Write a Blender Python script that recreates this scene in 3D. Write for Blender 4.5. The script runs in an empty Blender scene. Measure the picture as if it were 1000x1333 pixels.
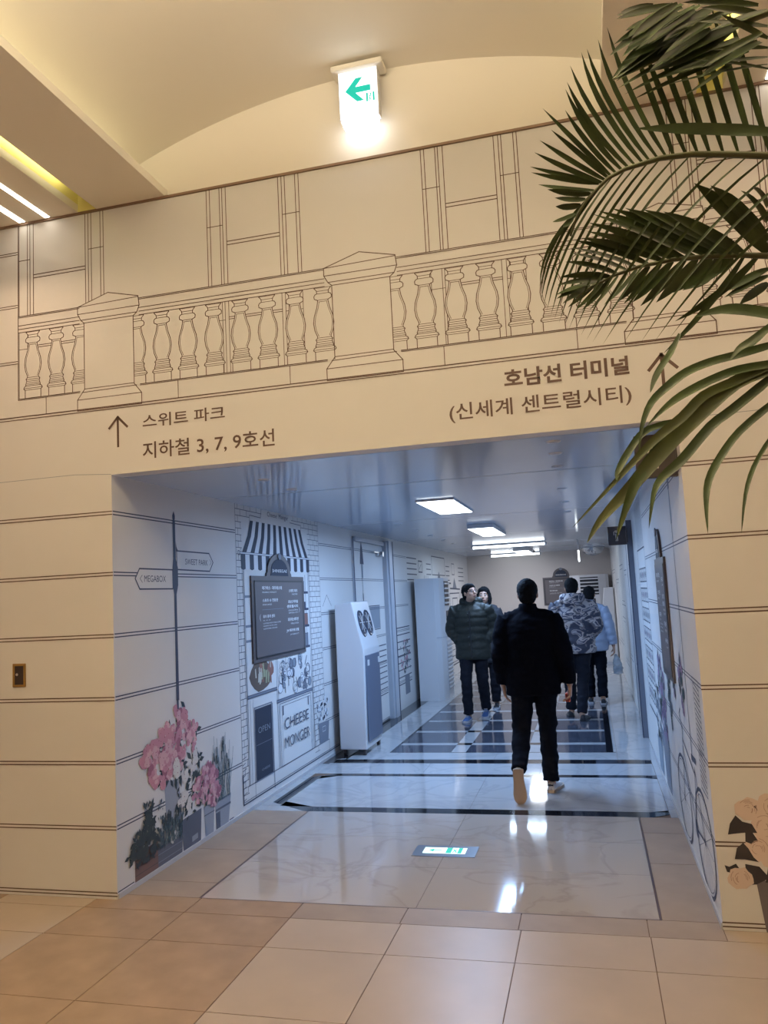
import bpy, bmesh, math, random
from mathutils import Vector, Matrix, noise
PI = math.pi
C = bpy.context.scene.collection
SC = bpy.context.scene

# ------------------------------------------------------------------ camera
cam_d = bpy.data.cameras.new('camera'); cam = bpy.data.objects.new('camera', cam_d); C.objects.link(cam)
def camera_setup():
    # two vanishing points measured on the photograph fix the view
    f, cx, cy = 1031.0, 500.0, 666.5
    ray = lambda x, y: Vector((x - cx, -(y - cy), f))
    D = ray(768, 762).normalized()
    X = -ray(-3578, 983); X -= D * X.dot(D); X.normalize()
    U = D.cross(X)
    if U.y < 0: U = -U
    # columns = camera axes (right, up, back) in world
    right = Vector((X.x, D.x, U.x)); up = Vector((X.y, D.y, U.y)); fwd = Vector((X.z, D.z, U.z))
    m = Matrix((right, up, -fwd)).transposed().to_4x4()
    m.translation = Vector((0, 0, 1.62))
    cam.matrix_world = m
    cam_d.sensor_fit = 'VERTICAL'; cam_d.sensor_height = 24; cam_d.lens = 24 * f / 1333
    cam_d.clip_start = 0.05; cam_d.clip_end = 100
camera_setup()
SC.camera = cam

# ------------------------------------------------------------------ world, exposure
w = bpy.data.worlds.new('world'); SC.world = w; w.use_nodes = True
w.node_tree.nodes['Background'].inputs[0].default_value = (1.0, 0.74, 0.50, 1)
w.node_tree.nodes['Background'].inputs[1].default_value = 0.04
SC.view_settings.view_transform = 'Standard'; SC.view_settings.look = 'None'
SC.view_settings.gamma = 1; SC.view_settings.exposure = 0.0
SC.view_settings.use_curve_mapping = False

def area(name, loc, size, power, color, direction=(0, 0, -1), sy=None):
    l = bpy.data.lights.new(name, 'AREA'); l.shape = 'RECTANGLE'; l.size = size; l.size_y = sy or size
    l.energy = power; l.color = color
    o = bpy.data.objects.new(name, l); C.objects.link(o); o.location = loc
    o.rotation_euler = Vector(direction).to_track_quat('-Z', 'Y').to_euler()
    return o
WARM = (1.0, 0.70, 0.44); COOL = (0.33, 0.57, 1.0)
# lobby ceiling lamps (behind and beside the photographer)
area('lobby_lamp', (-3.3, 1.9, 4.0), 0.4, 25, WARM, (0, -.12, -1), 4.0)
area('lobby_lamp', (1.3, 1.9, 4.0), 0.4, 25, WARM, (0, -.12, -1), 4.0)
area('lobby_lamp', (-1.0, -3.2, 3.9), 3.0, 40, WARM, (0, 0.0, -1), 1.5)
# cove lamps behind the soffit lips, lighting the vault
area('cove_lamp', (-2.46, 1.2, 4.145), 0.05, 215, (1, .84, .60), (0.12, 0, 1), 5.6)
area('cove_lamp', (0.40, 1.2, 4.145), 0.05, 215, (1, .84, .60), (-0.12, 0, 1), 5.6)
# corridor lamps, one under each diffuser
for (x, y, s, sy, p, c) in ((-1.23, 7.2, .3, 1.2, 74, COOL), (-1.23, 10.4, .3, 1.2, 46, COOL), (-1.28, 13.8, 1.3, .06, 26, (.55, .75, 1)), (-1.27, 16.4, .3, 1.1, 26, (.9, .9, 1.0))):
    area('corridor_lamp', (x, y, 2.33), s, p, c, (0, 0, -1), sy)

# ------------------------------------------------------------------ materials
MATS = {}
def mat(name, col, rough=0.5, metal=0.0, spec=0.5, var=0.0, scale=20.0, bump=0.0, emis=None, es=0.0, trans=0.0, coat=0.0):
    if name in MATS: return MATS[name]
    m = bpy.data.materials.new(name); m.use_nodes = True; nt = m.node_tree; b = nt.nodes['Principled BSDF']
    b.inputs['Base Color'].default_value = (*col, 1); b.inputs['Roughness'].default_value = rough
    b.inputs['Metallic'].default_value = metal; b.inputs['Specular IOR Level'].default_value = spec
    b.inputs['Coat Weight'].default_value = coat; b.inputs['Transmission Weight'].default_value = trans
    if emis: b.inputs['Emission Color'].default_value = (*emis, 1); b.inputs['Emission Strength'].default_value = es
    if var or bump:
        tc = nt.nodes.new('ShaderNodeTexCoord'); n = nt.nodes.new('ShaderNodeTexNoise')
        n.inputs['Scale'].default_value = scale; n.inputs['Detail'].default_value = 4
        nt.links.new(tc.outputs['Object'], n.inputs['Vector'])
        if var:
            r = nt.nodes.new('ShaderNodeValToRGB')
            r.color_ramp.elements[0].color = (*[c * (1 - var) for c in col], 1); r.color_ramp.elements[0].position = .3
            r.color_ramp.elements[1].color = (*[min(1, c * (1 + var)) for c in col], 1); r.color_ramp.elements[1].position = .7
            nt.links.new(n.outputs['Fac'], r.inputs['Fac']); nt.links.new(r.outputs['Color'], b.inputs['Base Color'])
        if bump:
            bp = nt.nodes.new('ShaderNodeBump'); bp.inputs['Strength'].default_value = bump; bp.inputs['Distance'].default_value = .01
            nt.links.new(n.outputs['Fac'], bp.inputs['Height']); nt.links.new(bp.outputs['Normal'], b.inputs['Normal'])
    MATS[name] = m; return m
def emit(name, col, s):
    return mat(name, (0, 0, 0), .5, emis=col, es=s)
def marble(name, base, vein, rough, amount=.5, scale=1.6):
    m = bpy.data.materials.new(name); m.use_nodes = True; nt = m.node_tree; b = nt.nodes['Principled BSDF']
    tc = nt.nodes.new('ShaderNodeTexCoord'); geo = nt.nodes.new('ShaderNodeNewGeometry')
    n = nt.nodes.new('ShaderNodeTexNoise'); n.inputs['Scale'].default_value = scale; n.inputs['Detail'].default_value = 8
    n.inputs['Distortion'].default_value = 1.2
    nt.links.new(geo.outputs['Position'], n.inputs['Vector'])
    r = nt.nodes.new('ShaderNodeValToRGB'); e = r.color_ramp.elements
    e[0].position = .46; e[0].color = (*base, 1); e[1].position = .54; e[1].color = (*base, 1)
    k = e.new(.5); k.color = (*[b_ * (1 - amount) + v * amount for b_, v in zip(base, vein)], 1)
    nt.links.new(n.outputs['Fac'], r.inputs['Fac']); nt.links.new(r.outputs['Color'], b.inputs['Base Color'])
    b.inputs['Roughness'].default_value = rough; b.inputs['Specular IOR Level'].default_value = .6
    MATS[name] = m; return m

M_wrap = mat('printed_wrap', (.70, .69, .68), .55, var=.015, scale=2.0)
M_ink = mat('brown_ink', (.10, .055, .04), .6)
M_ink2 = mat('navy_ink', (.045, .055, .10), .6)
M_inkl = mat('pale_ink', (.26, .30, .36), .6)
M_paint = mat('cream_plaster', (.78, .72, .62), .7)
M_ceil = mat('glossy_ceiling_panel', (.50, .58, .70), .13, spec=.6)
M_vault = mat('vault_plaster', (.80, .76, .68), .8)
M_soffit = mat('soffit_plaster', (.88, .84, .74), .75)
M_yellow = mat('yellow_coffer', (.85, .78, .32), .6)
M_metal = mat('brushed_metal', (.55, .55, .56), .3, metal=.9)
M_white = mat('white_plastic', (.66, .66, .68), .35)
M_black = mat('black_plastic', (.02, .02, .025), .35)
M_dark = mat('dark_bronze_panel', (.055, .045, .045), .35, spec=.4)
M_grout = mat('grout', (.16, .10, .07), .8)
M_tileL = mat('beige_porcelain_tile', (.44, .355, .28), .38, var=.06, scale=3, spec=.4)
M_tileB = mat('brown_stone_tile', (.34, .235, .155), .42, var=.14, scale=5, spec=.35)
M_tileS = mat('side_strip_stone', (.34, .27, .22), .5, var=.08, scale=5, spec=.3)
M_marb = marble('polished_cream_marble', (.47, .42, .385), (.36, .31, .28), .07)
M_marbw = marble('polished_white_marble', (.46, .46, .47), (.34, .35, .37), .06)
M_slate = mat('polished_slate', (.07, .075, .10), .08, var=.2, scale=4)
M_blk = mat('black_granite_inlay', (.012, .012, .016), .07, var=.3, scale=30)
M_hair = mat('black_hair', (.005, .005, .006), .85, spec=.2, bump=.3, scale=120)
M_skin = mat('skin', (.50, .29, .20), .5, var=.05, scale=30)
M_lamp = emit('lamp_diffuser', (.86, .94, 1.0), 6.0)
M_led = emit('warm_led', (1, .88, .70), 8.0)

# ------------------------------------------------------------------ helpers
def finish(name, bm, mats, parent=None, smooth=False):
    me = bpy.data.meshes.new(name); bm.to_mesh(me); bm.free()
    for m in (mats if isinstance(mats, (list, tuple)) else [mats]): me.materials.append(m)
    if smooth:
        for p in me.polygons: p.use_smooth = True
    o = bpy.data.objects.new(name, me); C.objects.link(o)
    if parent is not None: o.parent = parent; o.matrix_parent_inverse = Matrix.Identity(4)
    return o
def tag(o, label=None, cat=None, group=None, kind=None):
    if label: o['label'] = label
    if cat: o['category'] = cat
    if group: o['group'] = group
    if kind: o['kind'] = kind
    return o
def empty(name, loc=(0, 0, 0), rz=0, label=None, cat=None, group=None, kind=None):
    o = bpy.data.objects.new(name, None); C.objects.link(o); o.location = loc; o.rotation_euler = (0, 0, rz)
    o.empty_display_size = .1
    return tag(o, label, cat, group, kind)
def copy_tree(o, parent=None):
    c = o.copy(); C.objects.link(c)
    if parent is not None: c.parent = parent
    for ch in list(o.children): copy_tree(ch, c)
    return c
def add_box(bm, x0, x1, y0, y1, z0, z1, mi=0, bev=0):
    vs = [bm.verts.new((x, y, z)) for x in (x0, x1) for y in (y0, y1) for z in (z0, z1)]
    idx = [(0, 1, 3, 2), (4, 6, 7, 5), (0, 4, 5, 1), (2, 3, 7, 6), (0, 2, 6, 4), (1, 5, 7, 3)]
    fs = [bm.faces.new([vs[i] for i in f]) for f in idx]
    for f in fs: f.material_index = mi
    if bev:
        es = {e for f in fs for e in f.edges}
        r = bmesh.ops.bevel(bm, geom=list(es), offset=bev, segments=2, affect='EDGES', profile=.5)
        for f in r['faces']: f.material_index = mi
    return vs
def box(name, x0, x1, y0, y1, z0, z1, m, parent=None, bev=0):
    bm = bmesh.new(); add_box(bm, x0, x1, y0, y1, z0, z1, 0, bev); bmesh.ops.recalc_face_normals(bm, faces=bm.faces)
    return finish(name, bm, m, parent)
def add_prism(bm, pts, z0, z1, mi=0):
    a = [bm.verts.new((p[0], p[1], z0)) for p in pts]; b = [bm.verts.new((p[0], p[1], z1)) for p in pts]
    n = len(pts); fs = [bm.faces.new(a[::-1]), bm.faces.new(b)]
    for i in range(n): fs.append(bm.faces.new((a[i], a[(i + 1) % n], b[(i + 1) % n], b[i])))
    for f in fs: f.material_index = mi
    bmesh.ops.recalc_face_normals(bm, faces=fs)
def prism(name, pts, z0, z1, m, parent=None):
    bm = bmesh.new(); add_prism(bm, pts, z0, z1); return finish(name, bm, m, parent)
def add_cyl(bm, p0, p1, r0, r1=None, n=16, mi=0):
    p0 = Vector(p0); p1 = Vector(p1); r1 = r0 if r1 is None else r1
    d = (p1 - p0).normalized(); a = d.orthogonal().normalized(); b = d.cross(a)
    v0 = [bm.verts.new(p0 + (a * math.cos(t) + b * math.sin(t)) * r0) for t in [2 * PI * i / n for i in range(n)]]
    v1 = [bm.verts.new(p1 + (a * math.cos(t) + b * math.sin(t)) * r1) for t in [2 * PI * i / n for i in range(n)]]
    fs = [bm.faces.new(v0[::-1]), bm.faces.new(v1)]
    for i in range(n): fs.append(bm.faces.new((v0[i], v0[(i + 1) % n], v1[(i + 1) % n], v1[i])))
    for f in fs: f.material_index = mi
def add_ball(bm, c, r, sub=2, rot=None, mi=0):
    r = (r, r, r) if not isinstance(r, (tuple, list)) else r
    m = Matrix.Translation(Vector(c)) @ (rot.to_4x4() if rot else Matrix.Identity(4)) @ Matrix.Diagonal((*r, 1))
    g = bmesh.ops.create_icosphere(bm, subdivisions=sub, radius=1, matrix=m)
    for v in g['verts']:
        for f in v.link_faces: f.material_index = mi

class Art:
    """flat print on a wall: strokes and fills given in metres on that wall"""
    def __init__(s, to3d, mats, inc=0.0):
        s.bm = bmesh.new(); s.f = to3d; s.m = mats; s.inc = inc; s.k = 0   # inc keeps overlapping ink layers apart
    def fill(s, pts, mi=0, lay=0):
        s.k += s.inc; vs = [s.bm.verts.new(s.f(u, v, .0006 + lay * .0002 + s.k)) for u, v in pts]
        try: f = s.bm.faces.new(vs); f.material_index = mi
        except ValueError: pass
    def line(s, pts, w=.005, mi=0, lay=3, closed=False):
        pts = list(pts)
        if closed: pts.append(pts[0])
        for (a, b) in zip(pts, pts[1:]):
            a = Vector(a); b = Vector(b); d = b - a
            if d.length < 1e-6: continue
            d.normalize(); n = Vector((-d.y, d.x)) * w / 2; a2 = a - d * w * .4; b2 = b + d * w * .4
            s.fill([a2 - n, b2 - n, b2 + n, a2 + n], mi, lay)
    def rect(s, u0, u1, v0, v1, mi=0, lay=0): s.fill([(u0, v0), (u1, v0), (u1, v1), (u0, v1)], mi, lay)
    def orect(s, u0, u1, v0, v1, w=.005, mi=0, lay=3): s.line([(u0, v0), (u1, v0), (u1, v1), (u0, v1)], w, mi, lay, True)
    def ell(s, u, v, ru, rv, mi=0, lay=0, n=12, rot=0, wob=0, rnd=None):
        p = []
        for i in range(n):
            t = 2 * PI * i / n; k = 1 + (wob * (rnd.random() - .5) if rnd else 0)
            x, y = ru * math.cos(t) * k, rv * math.sin(t) * k
            p.append((u + x * math.cos(rot) - y * math.sin(rot), v + x * math.sin(rot) + y * math.cos(rot)))
        s.fill(p, mi, lay); return p
    def oell(s, u, v, ru, rv, w=.005, mi=0, lay=3, n=24):
        s.line([(u + ru * math.cos(2 * PI * i / n), v + rv * math.sin(2 * PI * i / n)) for i in range(n)], w, mi, lay, True)
    def done(s, name, parent): return finish(name, s.bm, s.m, parent)

# plane maps: u to the right as seen, v up, h off the wall
on_front = lambda u, v, h: (u, 4.11 - h, v)
on_left = lambda u, v, h: (-2.70 + h, u, v)
on_right = lambda u, v, h: (.48 - h, u, v)
on_end = lambda u, v, h: (u, 18.2 - h, v)

def text_mesh(name, txt, u0, u1, v0, v1, to3d, m, parent, flip=False, bold=0.0, lay=6, mirror=1):
    """text squeezed into the rectangle u0..u1, v0..v1 of a wall plane"""
    cu = bpy.data.curves.new('t', 'FONT'); cu.body = txt; cu.size = 1; cu.resolution_u = 3; cu.offset = bold
    to = bpy.data.objects.new('t', cu); C.objects.link(to)
    bpy.context.view_layer.update()
    me = bpy.data.meshes.new_from_object(to.evaluated_get(bpy.context.evaluated_depsgraph_get()))
    C.objects.unlink(to); bpy.data.objects.remove(to)
    xs = [v.co.x for v in me.vertices]; ys = [v.co.y for v in me.vertices]
    if not xs: return None
    x0, x1, y0, y1 = min(xs), max(xs), min(ys), max(ys)
    for v in me.vertices:
        a = (v.co.x - x0) / (x1 - x0); b = (v.co.y - y0) / (y1 - y0)
        v.co = to3d(u0 + (u1 - u0) * a, v0 + (v1 - v0) * b, .0006 + lay * .0002)
    me.materials.clear(); me.materials.append(m)
    o = bpy.data.objects.new(name, me); C.objects.link(o)
    if parent is not None: o.parent = parent
    return o
def lettering(name, lines, to3d, m, parent, lay=6):
    """several text lines joined into one printed mesh"""
    obs = [text_mesh('t', t, u0, u1, v0, v1, to3d, m, None, bold=b, lay=lay) for (t, u0, u1, v0, v1, b) in lines]
    bm = bmesh.new()
    for o in obs:
        if o: bm.from_mesh(o.data); C.objects.unlink(o); bpy.data.objects.remove(o)
    return finish(name, bm, m, parent)

# ------------------------------------------------------------------ STRUCTURE
XL, XR, YF, H, TOP = -2.70, .48, 4.11, 2.417, 4.08
# facade
bm = bmesh.new()
add_box(bm, -5.2, XL, YF, YF + .12, 0, TOP); add_box(bm, XR, 3.2, YF, YF + .12, 0, TOP); add_box(bm, XL, XR, YF, YF + .12, H, TOP)
bmesh.ops.remove_doubles(bm, verts=bm.verts, dist=1e-5)
wall_front = tag(finish('wall_front', bm, M_wrap), kind='structure')
wall_left = tag(box('wall_left', XL - .15, XL, YF + .12, 18.35, 0, H + .1, M_wrap), kind='structure')
wall_right = tag(box('wall_right', XR, XR + .15, YF + .12, 18.35, 0, H + .1, M_wrap), kind='structure')
M_end = mat('end_wall_paint', (.66, .60, .56), .6)
wall_back = tag(box('wall_back', XL, XR, 18.2, 18.35, 0, H + .1, M_end), kind='structure')
tag(box('trim_1', -5.2, 3.2, YF - .012, YF, TOP - .012, TOP + .002, mat('trim_brown', (.22, .14, .09), .5)), kind='structure')
M_base = mat('white_skirting', (.50, .50, .52), .4)
tag(box('baseboard_left', XL, XL + .008, YF + .01, 8.9, 0, .028, M_base), kind='structure')
tag(box('baseboard_right', XR - .008, XR, YF + .01, 8.2, 0, .028, M_base), kind='structure')
# lobby side and rear walls, out of frame, so the hall is a room
M_lob = mat('lobby_wall', (.60, .50, .40), .7)
tag(box('wall_west', -5.35, -5.2, -5, YF + .12, 0, 4.7, M_lob), kind='structure')
tag(box('wall_south', -5.2, 3.2, -5.15, -5, 0, 4.7, M_lob), kind='structure')
tag(box('wall_east', 3.2, 3.35, -5, YF + .12, 0, 4.7, M_lob), kind='structure')

# corridor ceiling: panels separated by dark joints
ceil = tag(box('ceiling', XL, XR, YF + .12, 18.2, H + .02, H + .1, mat('ceiling_joint', (.05, .05, .06), .6)), kind='structure')
for (a, b) in ((YF + .12, 5.50), (5.50, 8.36), (8.36, 11.3), (11.3, 14.2), (14.2, 16.4), (16.4, 18.2)):
    box('ceiling_panel', XL, XR, a + .008, b - .008, H, H + .02, M_ceil, ceil)

# lobby ceiling: flat soffits with coffers, and a barrel vault between them
lob = empty('ceiling', kind='structure')
bm = bmesh.new()
def soff(x0, x1, th=.05): add_box(bm, x0, x1, -5, YF + .12, TOP, TOP + th)
for sgn in (-1, 1):
    c = -1.03; q = lambda d: c + sgn * d
    for a, b in ((1.27, 1.74), (1.87, 2.06), (2.10, 2.24), (2.29, 4.15)):
        soff(min(q(a), q(b)), max(q(a), q(b)))
finish('soffit', bm, M_soffit, lob)
bm = bmesh.new()
for sgn in (-1, 1):                                   # recessed coffer boxes
    q = lambda d: -1.03 + sgn * d
    a, b = sorted((q(1.74), q(1.87)))
    add_box(bm, a - .01, a, -5, YF, TOP + .05, TOP + .16); add_box(bm, b, b + .01, -5, YF, TOP + .05, TOP + .16)
    add_box(bm, a - .01, b + .01, -5, YF, TOP + .16, TOP + .17); add_box(bm, a, b, YF - .012, YF, TOP + .002, TOP + .16)
finish('coffer', bm, M_yellow, lob)
bm = bmesh.new()
R, zc = 4.03, .575
prof = [(-1.03 + R * math.sin(t), zc + R * math.cos(t)) for t in [math.radians(-27 + 54 * i / 40) for i in range(41)]]
n = len(prof)
vs = [[bm.verts.new((x, y, z)) for (x, z) in prof] for y in (-5, YF + .3)]
for i in range(n - 1): bm.faces.new((vs[0][i], vs[0][i + 1], vs[1][i + 1], vs[1][i]))
vs2 = [[bm.verts.new((x, y, z + .05)) for (x, z) in prof] for y in (-5, YF + .3)]
for i in range(n - 1): bm.faces.new((vs2[0][i], vs2[1][i], vs2[1][i + 1], vs2[0][i + 1]))
finish('vault', bm, M_vault, lob, True)
# lunette closing the vault above the facade
bm = bmesh.new()
inner = [(x, z) for (x, z) in prof]
pts = [(prof[0][0], TOP)] + inner + [(prof[-1][0], TOP)]
f0 = [bm.verts.new((x, YF + .02, z)) for (x, z) in pts]; f1 = [bm.verts.new((x, YF + .12, z)) for (x, z) in pts]
bm.faces.new(f0); bm.faces.new(f1[::-1])
for i in range(len(pts)): j = (i + 1) % len(pts); bm.faces.new((f0[i], f1[i], f1[j], f0[j]))
bmesh.ops.recalc_face_normals(bm, faces=bm.faces)
finish('lunette', bm, M_vault, lob)

# ------------------------------------------------------------------ FLOOR
floor = tag(box('floor', -5.2, 3.2, -5, 18.2, -.12, -.004, M_grout), kind='structure')
TM = {}
def tile(x0, x1, y0, y1, m, gap=.0022, par=floor, name='floor_tile'):
    dx, dy = x1 - x0 - 2 * gap, y1 - y0 - 2 * gap
    k = (round(dx, 3), round(dy, 3), m.name)
    if k not in TM:
        bm = bmesh.new(); add_box(bm, 0, dx, 0, dy, -.0045, 0); bmesh.ops.recalc_face_normals(bm, faces=bm.faces)
        me = bpy.data.meshes.new(name); bm.to_mesh(me); bm.free(); me.materials.append(m); TM[k] = me
    o = bpy.data.objects.new(name, TM[k]); C.objects.link(o); o.parent = par; o.location = (x0 + gap, y0 + gap, 0)
    return o
xs = [-1.62 + .59 * i for i in range(0, 9)]; ys = [3.06 - .59 * i for i in range(0, 13)][::-1] + [3.65, 3.99]
for i in range(len(xs) - 1):
    for j in range(len(ys) - 1): tile(xs[i], min(xs[i + 1], 3.2), ys[j], ys[j + 1], M_tileL)
xb = [-5.2, -4.62, -4.02, -3.42, -2.83, -2.22, -1.62]
for i in range(len(xb) - 1):
    for j in range(len(ys) - 1): tile(xb[i], xb[i + 1], ys[j], ys[j + 1], M_tileL if i == 3 else M_tileB)
# row against the facade
for i in range(len(xb) - 1): tile(xb[i], xb[i + 1], 3.99, YF if xb[i + 1] < -2.7 else 4.19, M_tileL if i == 3 else M_tileB)
tile(-1.62, -1.04, 3.99, 4.19, M_tileS); tile(-1.04, -.455, 3.99, 4.19, M_tileS); tile(-.455, .145, 3.99, 4.19, M_tileS)
tile(.145, .48, 3.99, 4.19, M_tileS)
for x0, x1 in ((.48, 1.32), (1.32, 1.91), (1.91, 2.5), (2.5, 3.2)): tile(x0, x1, 3.99, YF, M_tileL)
# side strips
for a, b in ((4.19, 4.42), (4.42, 5.01), (5.01, 5.60), (5.60, 5.95)): tile(-2.70, -2.236, a, b, M_tileS)
for a, b in ((4.19, 5.0), (5.0, 5.59), (5.59, 5.95)): tile(.216, .48, a, b, M_tileS)
# polished field at the threshold with a dark edge line
M_edge = mat('dark_joint_strip', (.10, .06, .05), .3)
box('joint_strip', -2.236, -2.226, 4.19, 5.95, -.0045, .0002, M_edge, floor); box('joint_strip', .206, .216, 4.19, 5.95, -.0045, .0002, M_edge, floor)
box('joint_strip', -2.236, .216, 4.186, 4.194, -.0045, .0002, M_edge, floor)
for a, b in ((4.194, 4.80), (4.80, 5.37), (5.37, 5.95)):
    tile(-2.226, -1.0, a, b, M_marb, .0012); tile(-1.0, .206, a, b, M_marb, .0012)
def inlay(pts, m=M_blk, z=0.0, name='inlay_band'): return prism(name, pts, -.0045, z, m, floor)
# white marble beyond, split by joints; it is cut by the black bands that follow
for a, b, xsn in ((6.08, 7.12, (-2.52, -1.0, .42)), (7.21, 7.66, (-2.52, -1.6, -.55, .42)), (7.83, 8.165, (-2.52, -1.02, .13, .48))):
    for x0, x1 in zip(xsn, xsn[1:]): tile(x0, x1, a, b, M_marbw, .0012)
tile(.13, .48, 8.165, 9.5, M_marbw); tile(.13, .48, 9.5, 10.7, M_marbw); tile(.13, .48, 10.7, 12.2, M_marbw); tile(.13, .48, 12.2, 14, M_marbw); tile(.13, .48, 14, 18.2, M_marbw)
tile(.42, .48, 5.95, 7.83, M_marbw); tile(-2.70, -2.62, 5.95, 7.62, M_marbw)
tile(-2.70, -2.50, 13.0, 18.2, M_marbw)
for a, b in ((8.165, 9.4), (9.4, 11.2), (11.2, 13), (13, 15), (15, 17)): tile(-2.50, -2.14, a, b, M_marbw, .0012)
inlay([(-2.27, 5.95), (.30, 5.95), (.42, 6.03), (.42, 6.13), (.30, 6.08), (-2.24, 6.08), (-2.52, 6.22), (-2.62, 6.19)])
inlay([(-2.62, 6.19), (-2.52, 6.22), (-2.52, 7.00), (-2.36, 7.12), (.30, 7.12), (.42, 7.08), (.42, 7.18), (.32, 7.21), (-2.42, 7.21), (-2.62, 7.04)])
inlay([(-2.62, 7.66), (.30, 7.66), (.42, 7.70), (.42, 7.80), (.30, 7.83), (-2.62, 7.83)])
inlay([(-2.70, 7.62), (-2.62, 7.62), (-2.62, 7.83), (-2.50, 7.90), (-2.50, 13.0), (-2.70, 13.0)])
inlay([(-2.62, 7.21), (-2.52, 7.21), (-2.52, 7.66), (-2.62, 7.66)], M_marbw); inlay([(-2.62, 5.95), (-2.27, 5.95), (-2.62, 6.19)], M_marbw)
inlay([(-2.52, 6.22), (-2.24, 6.08), (-2.52, 6.08)], M_marbw, -.001)
inlay([(-2.62, 7.83), (-2.50, 7.83), (-2.50, 7.90)], M_marbw)
inlay([(-2.14, 8.165), (.12, 8.165), (.12, 8.19), (-2.14, 8.19)]); inlay([(-2.14, 8.19), (-2.115, 8.19), (-2.115, 17), (-2.14, 17)])
inlay([(.035, 8.19), (.10, 8.19), (.10, 17), (.035, 17)])
tile(.10, .13, 8.19, 17, M_marbw, .0005)
# plaid field: slate squares, pale strips, black crossings
cx_ = [(-2.115, -1.50, 's'), (-1.50, -1.345, 'w'), (-1.345, -.735, 's'), (-.735, -.56, 'w'), (-.56, .035, 's')]
y = 8.19; hgt = .37
while y < 16.9:
    for (a, b, t) in cx_: tile(a, b, y, min(y + hgt, 17), M_slate if t == 's' else M_marbw, .001)
    y += hgt; hgt = .645
    if y < 17:
        for (a, b, t) in cx_: tile(a, b, y, min(y + .115, 17), M_marbw if t == 's' else M_blk, .001)
    y += .115
for a, b in ((-2.50, -1.3), (-1.3, 0.13)): tile(a, b, 17, 18.2, M_marbw)

# ------------------------------------------------------------------ PRINT ON THE FACADE
A = Art(on_front, [M_ink])
L = lambda u0, v0, u1, v1, w=.0045: A.line([(u0, v0), (u1, v1)], w)
for k in range(0, 7):
    z = .017 + .3605 * k
    if z > 2.3: continue
    for dz in (0, .018):
        L(-5.2, z + dz, XL, z + dz, .006)
        L(XR, z + dz, 3.2, z + dz, .006)
A.done('printed_course_lines', wall_front)
A = Art(on_front, [M_ink]); L = lambda u0, v0, u1, v1, w=.0045: A.line([(u0, v0), (u1, v1)], w)
for z in (3.18, 3.543, 3.89):
    for dz in (-.007, .008): L(-5.2, z + dz, -3.35, z + dz)
wins = [(-3.338, -3.276, -3.257, -3.232, -2.859, -2.838, -2.817, -2.753, -2.732), (-2.034, -2.013, -1.950, -1.933, -1.910, -1.578, -1.557, -1.537, -1.473, -1.452),
        (-.730, -.711, -.649, -.634, -.607, -.326, -.301, -.285, -.220, -.202), (.56, .58, .642, .657, .684, .965, .99, 1.006, 1.07, 1.09), (1.85, 1.87, 1.93, 1.945, 1.97, 2.25, 2.28, 2.30, 2.36, 2.38)]
for wv in wins:
    for x in wv: L(x, 3.475, x, TOP - .014, .0045); L(x, 2.945, x, 3.37, .0035)
    i = 3 if len(wv) == 9 else 4
    a, b = wv[i], wv[i + 1]
    for z in (3.733, 3.712): L(a, z, b, z, .0055)
    for z in (3.275, 3.262): L(a, z, b, z, .004)
    L(wv[0], 3.837, wv[i - 1], 3.837); L(wv[i + 2], 3.837, wv[-1], 3.837)
    L(wv[0], 3.26, wv[i - 1], 3.26, .003); L(wv[i + 2], 3.26, wv[-1], 3.26, .003)
A.done('printed_windows', wall_front)
# balustrade: pale fills hide the window lines behind each baluster
A = Art(on_front, [M_ink, M_wrap]); L = lambda u0, v0, u1, v1, w=.0045: A.line([(u0, v0), (u1, v1)], w, 0, 7)
bprof = [(2.945, .056), (2.997, .056), (3.0, .060), (3.006, .067), (3.017, .062), (3.024, .050), (3.030, .053), (3.052, .045), (3.058, .046), (3.066, .050), (3.076, .040), (3.085, .040),
         (3.12, .054), (3.16, .060), (3.20, .055), (3.25, .038), (3.292, .030), (3.297, .036), (3.303, .050), (3.318, .052), (3.328, .046), (3.333, .034), (3.350, .036), (3.366, .050)]
ped = [-4.30, -2.705, -1.11, .485, 2.08]
for i in range(len(ped)):
    nx = ped[i]
    # pedestal
    p = [(nx - .212, 3.475), (nx, 3.54), (nx + .205, 3.49), (nx + .212, 3.43), (nx + .195, 3.39), (nx + .170, 3.37), (nx + .170, 2.953), (nx + .218, 2.893), (nx + .218, 2.826), (nx - .218, 2.826), (nx - .218, 2.893), (nx - .168, 2.955), (nx - .168, 3.37), (nx - .190, 3.39), (nx - .212, 3.43)]
    A.fill(p, 1, 5); A.line(p, .005, 0, 7, True)
    L(nx - .212, 3.475, nx + .205, 3.485); L(nx - .212, 3.43, nx + .212, 3.43); L(nx - .19, 3.39, nx + .195, 3.39); L(nx - .168, 3.37, nx + .17, 3.37)
    L(nx - .186, 2.937, nx + .186, 2.942); L(nx - .218, 2.893, nx + .218, 2.893); L(nx - .168, 2.957, nx + .17, 2.957)
spans = [(-3.344, -2.905), (-2.495, -1.322), (-.898, .28), (.70, 1.86)]
for (a, b) in spans:
    for z in (3.475, 3.467, 3.415, 3.392, 3.370): L(a, z, b, z, .004)
    L(a, 2.945, b, 2.945); L(a, 2.938, b, 2.938, .003)
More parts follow.
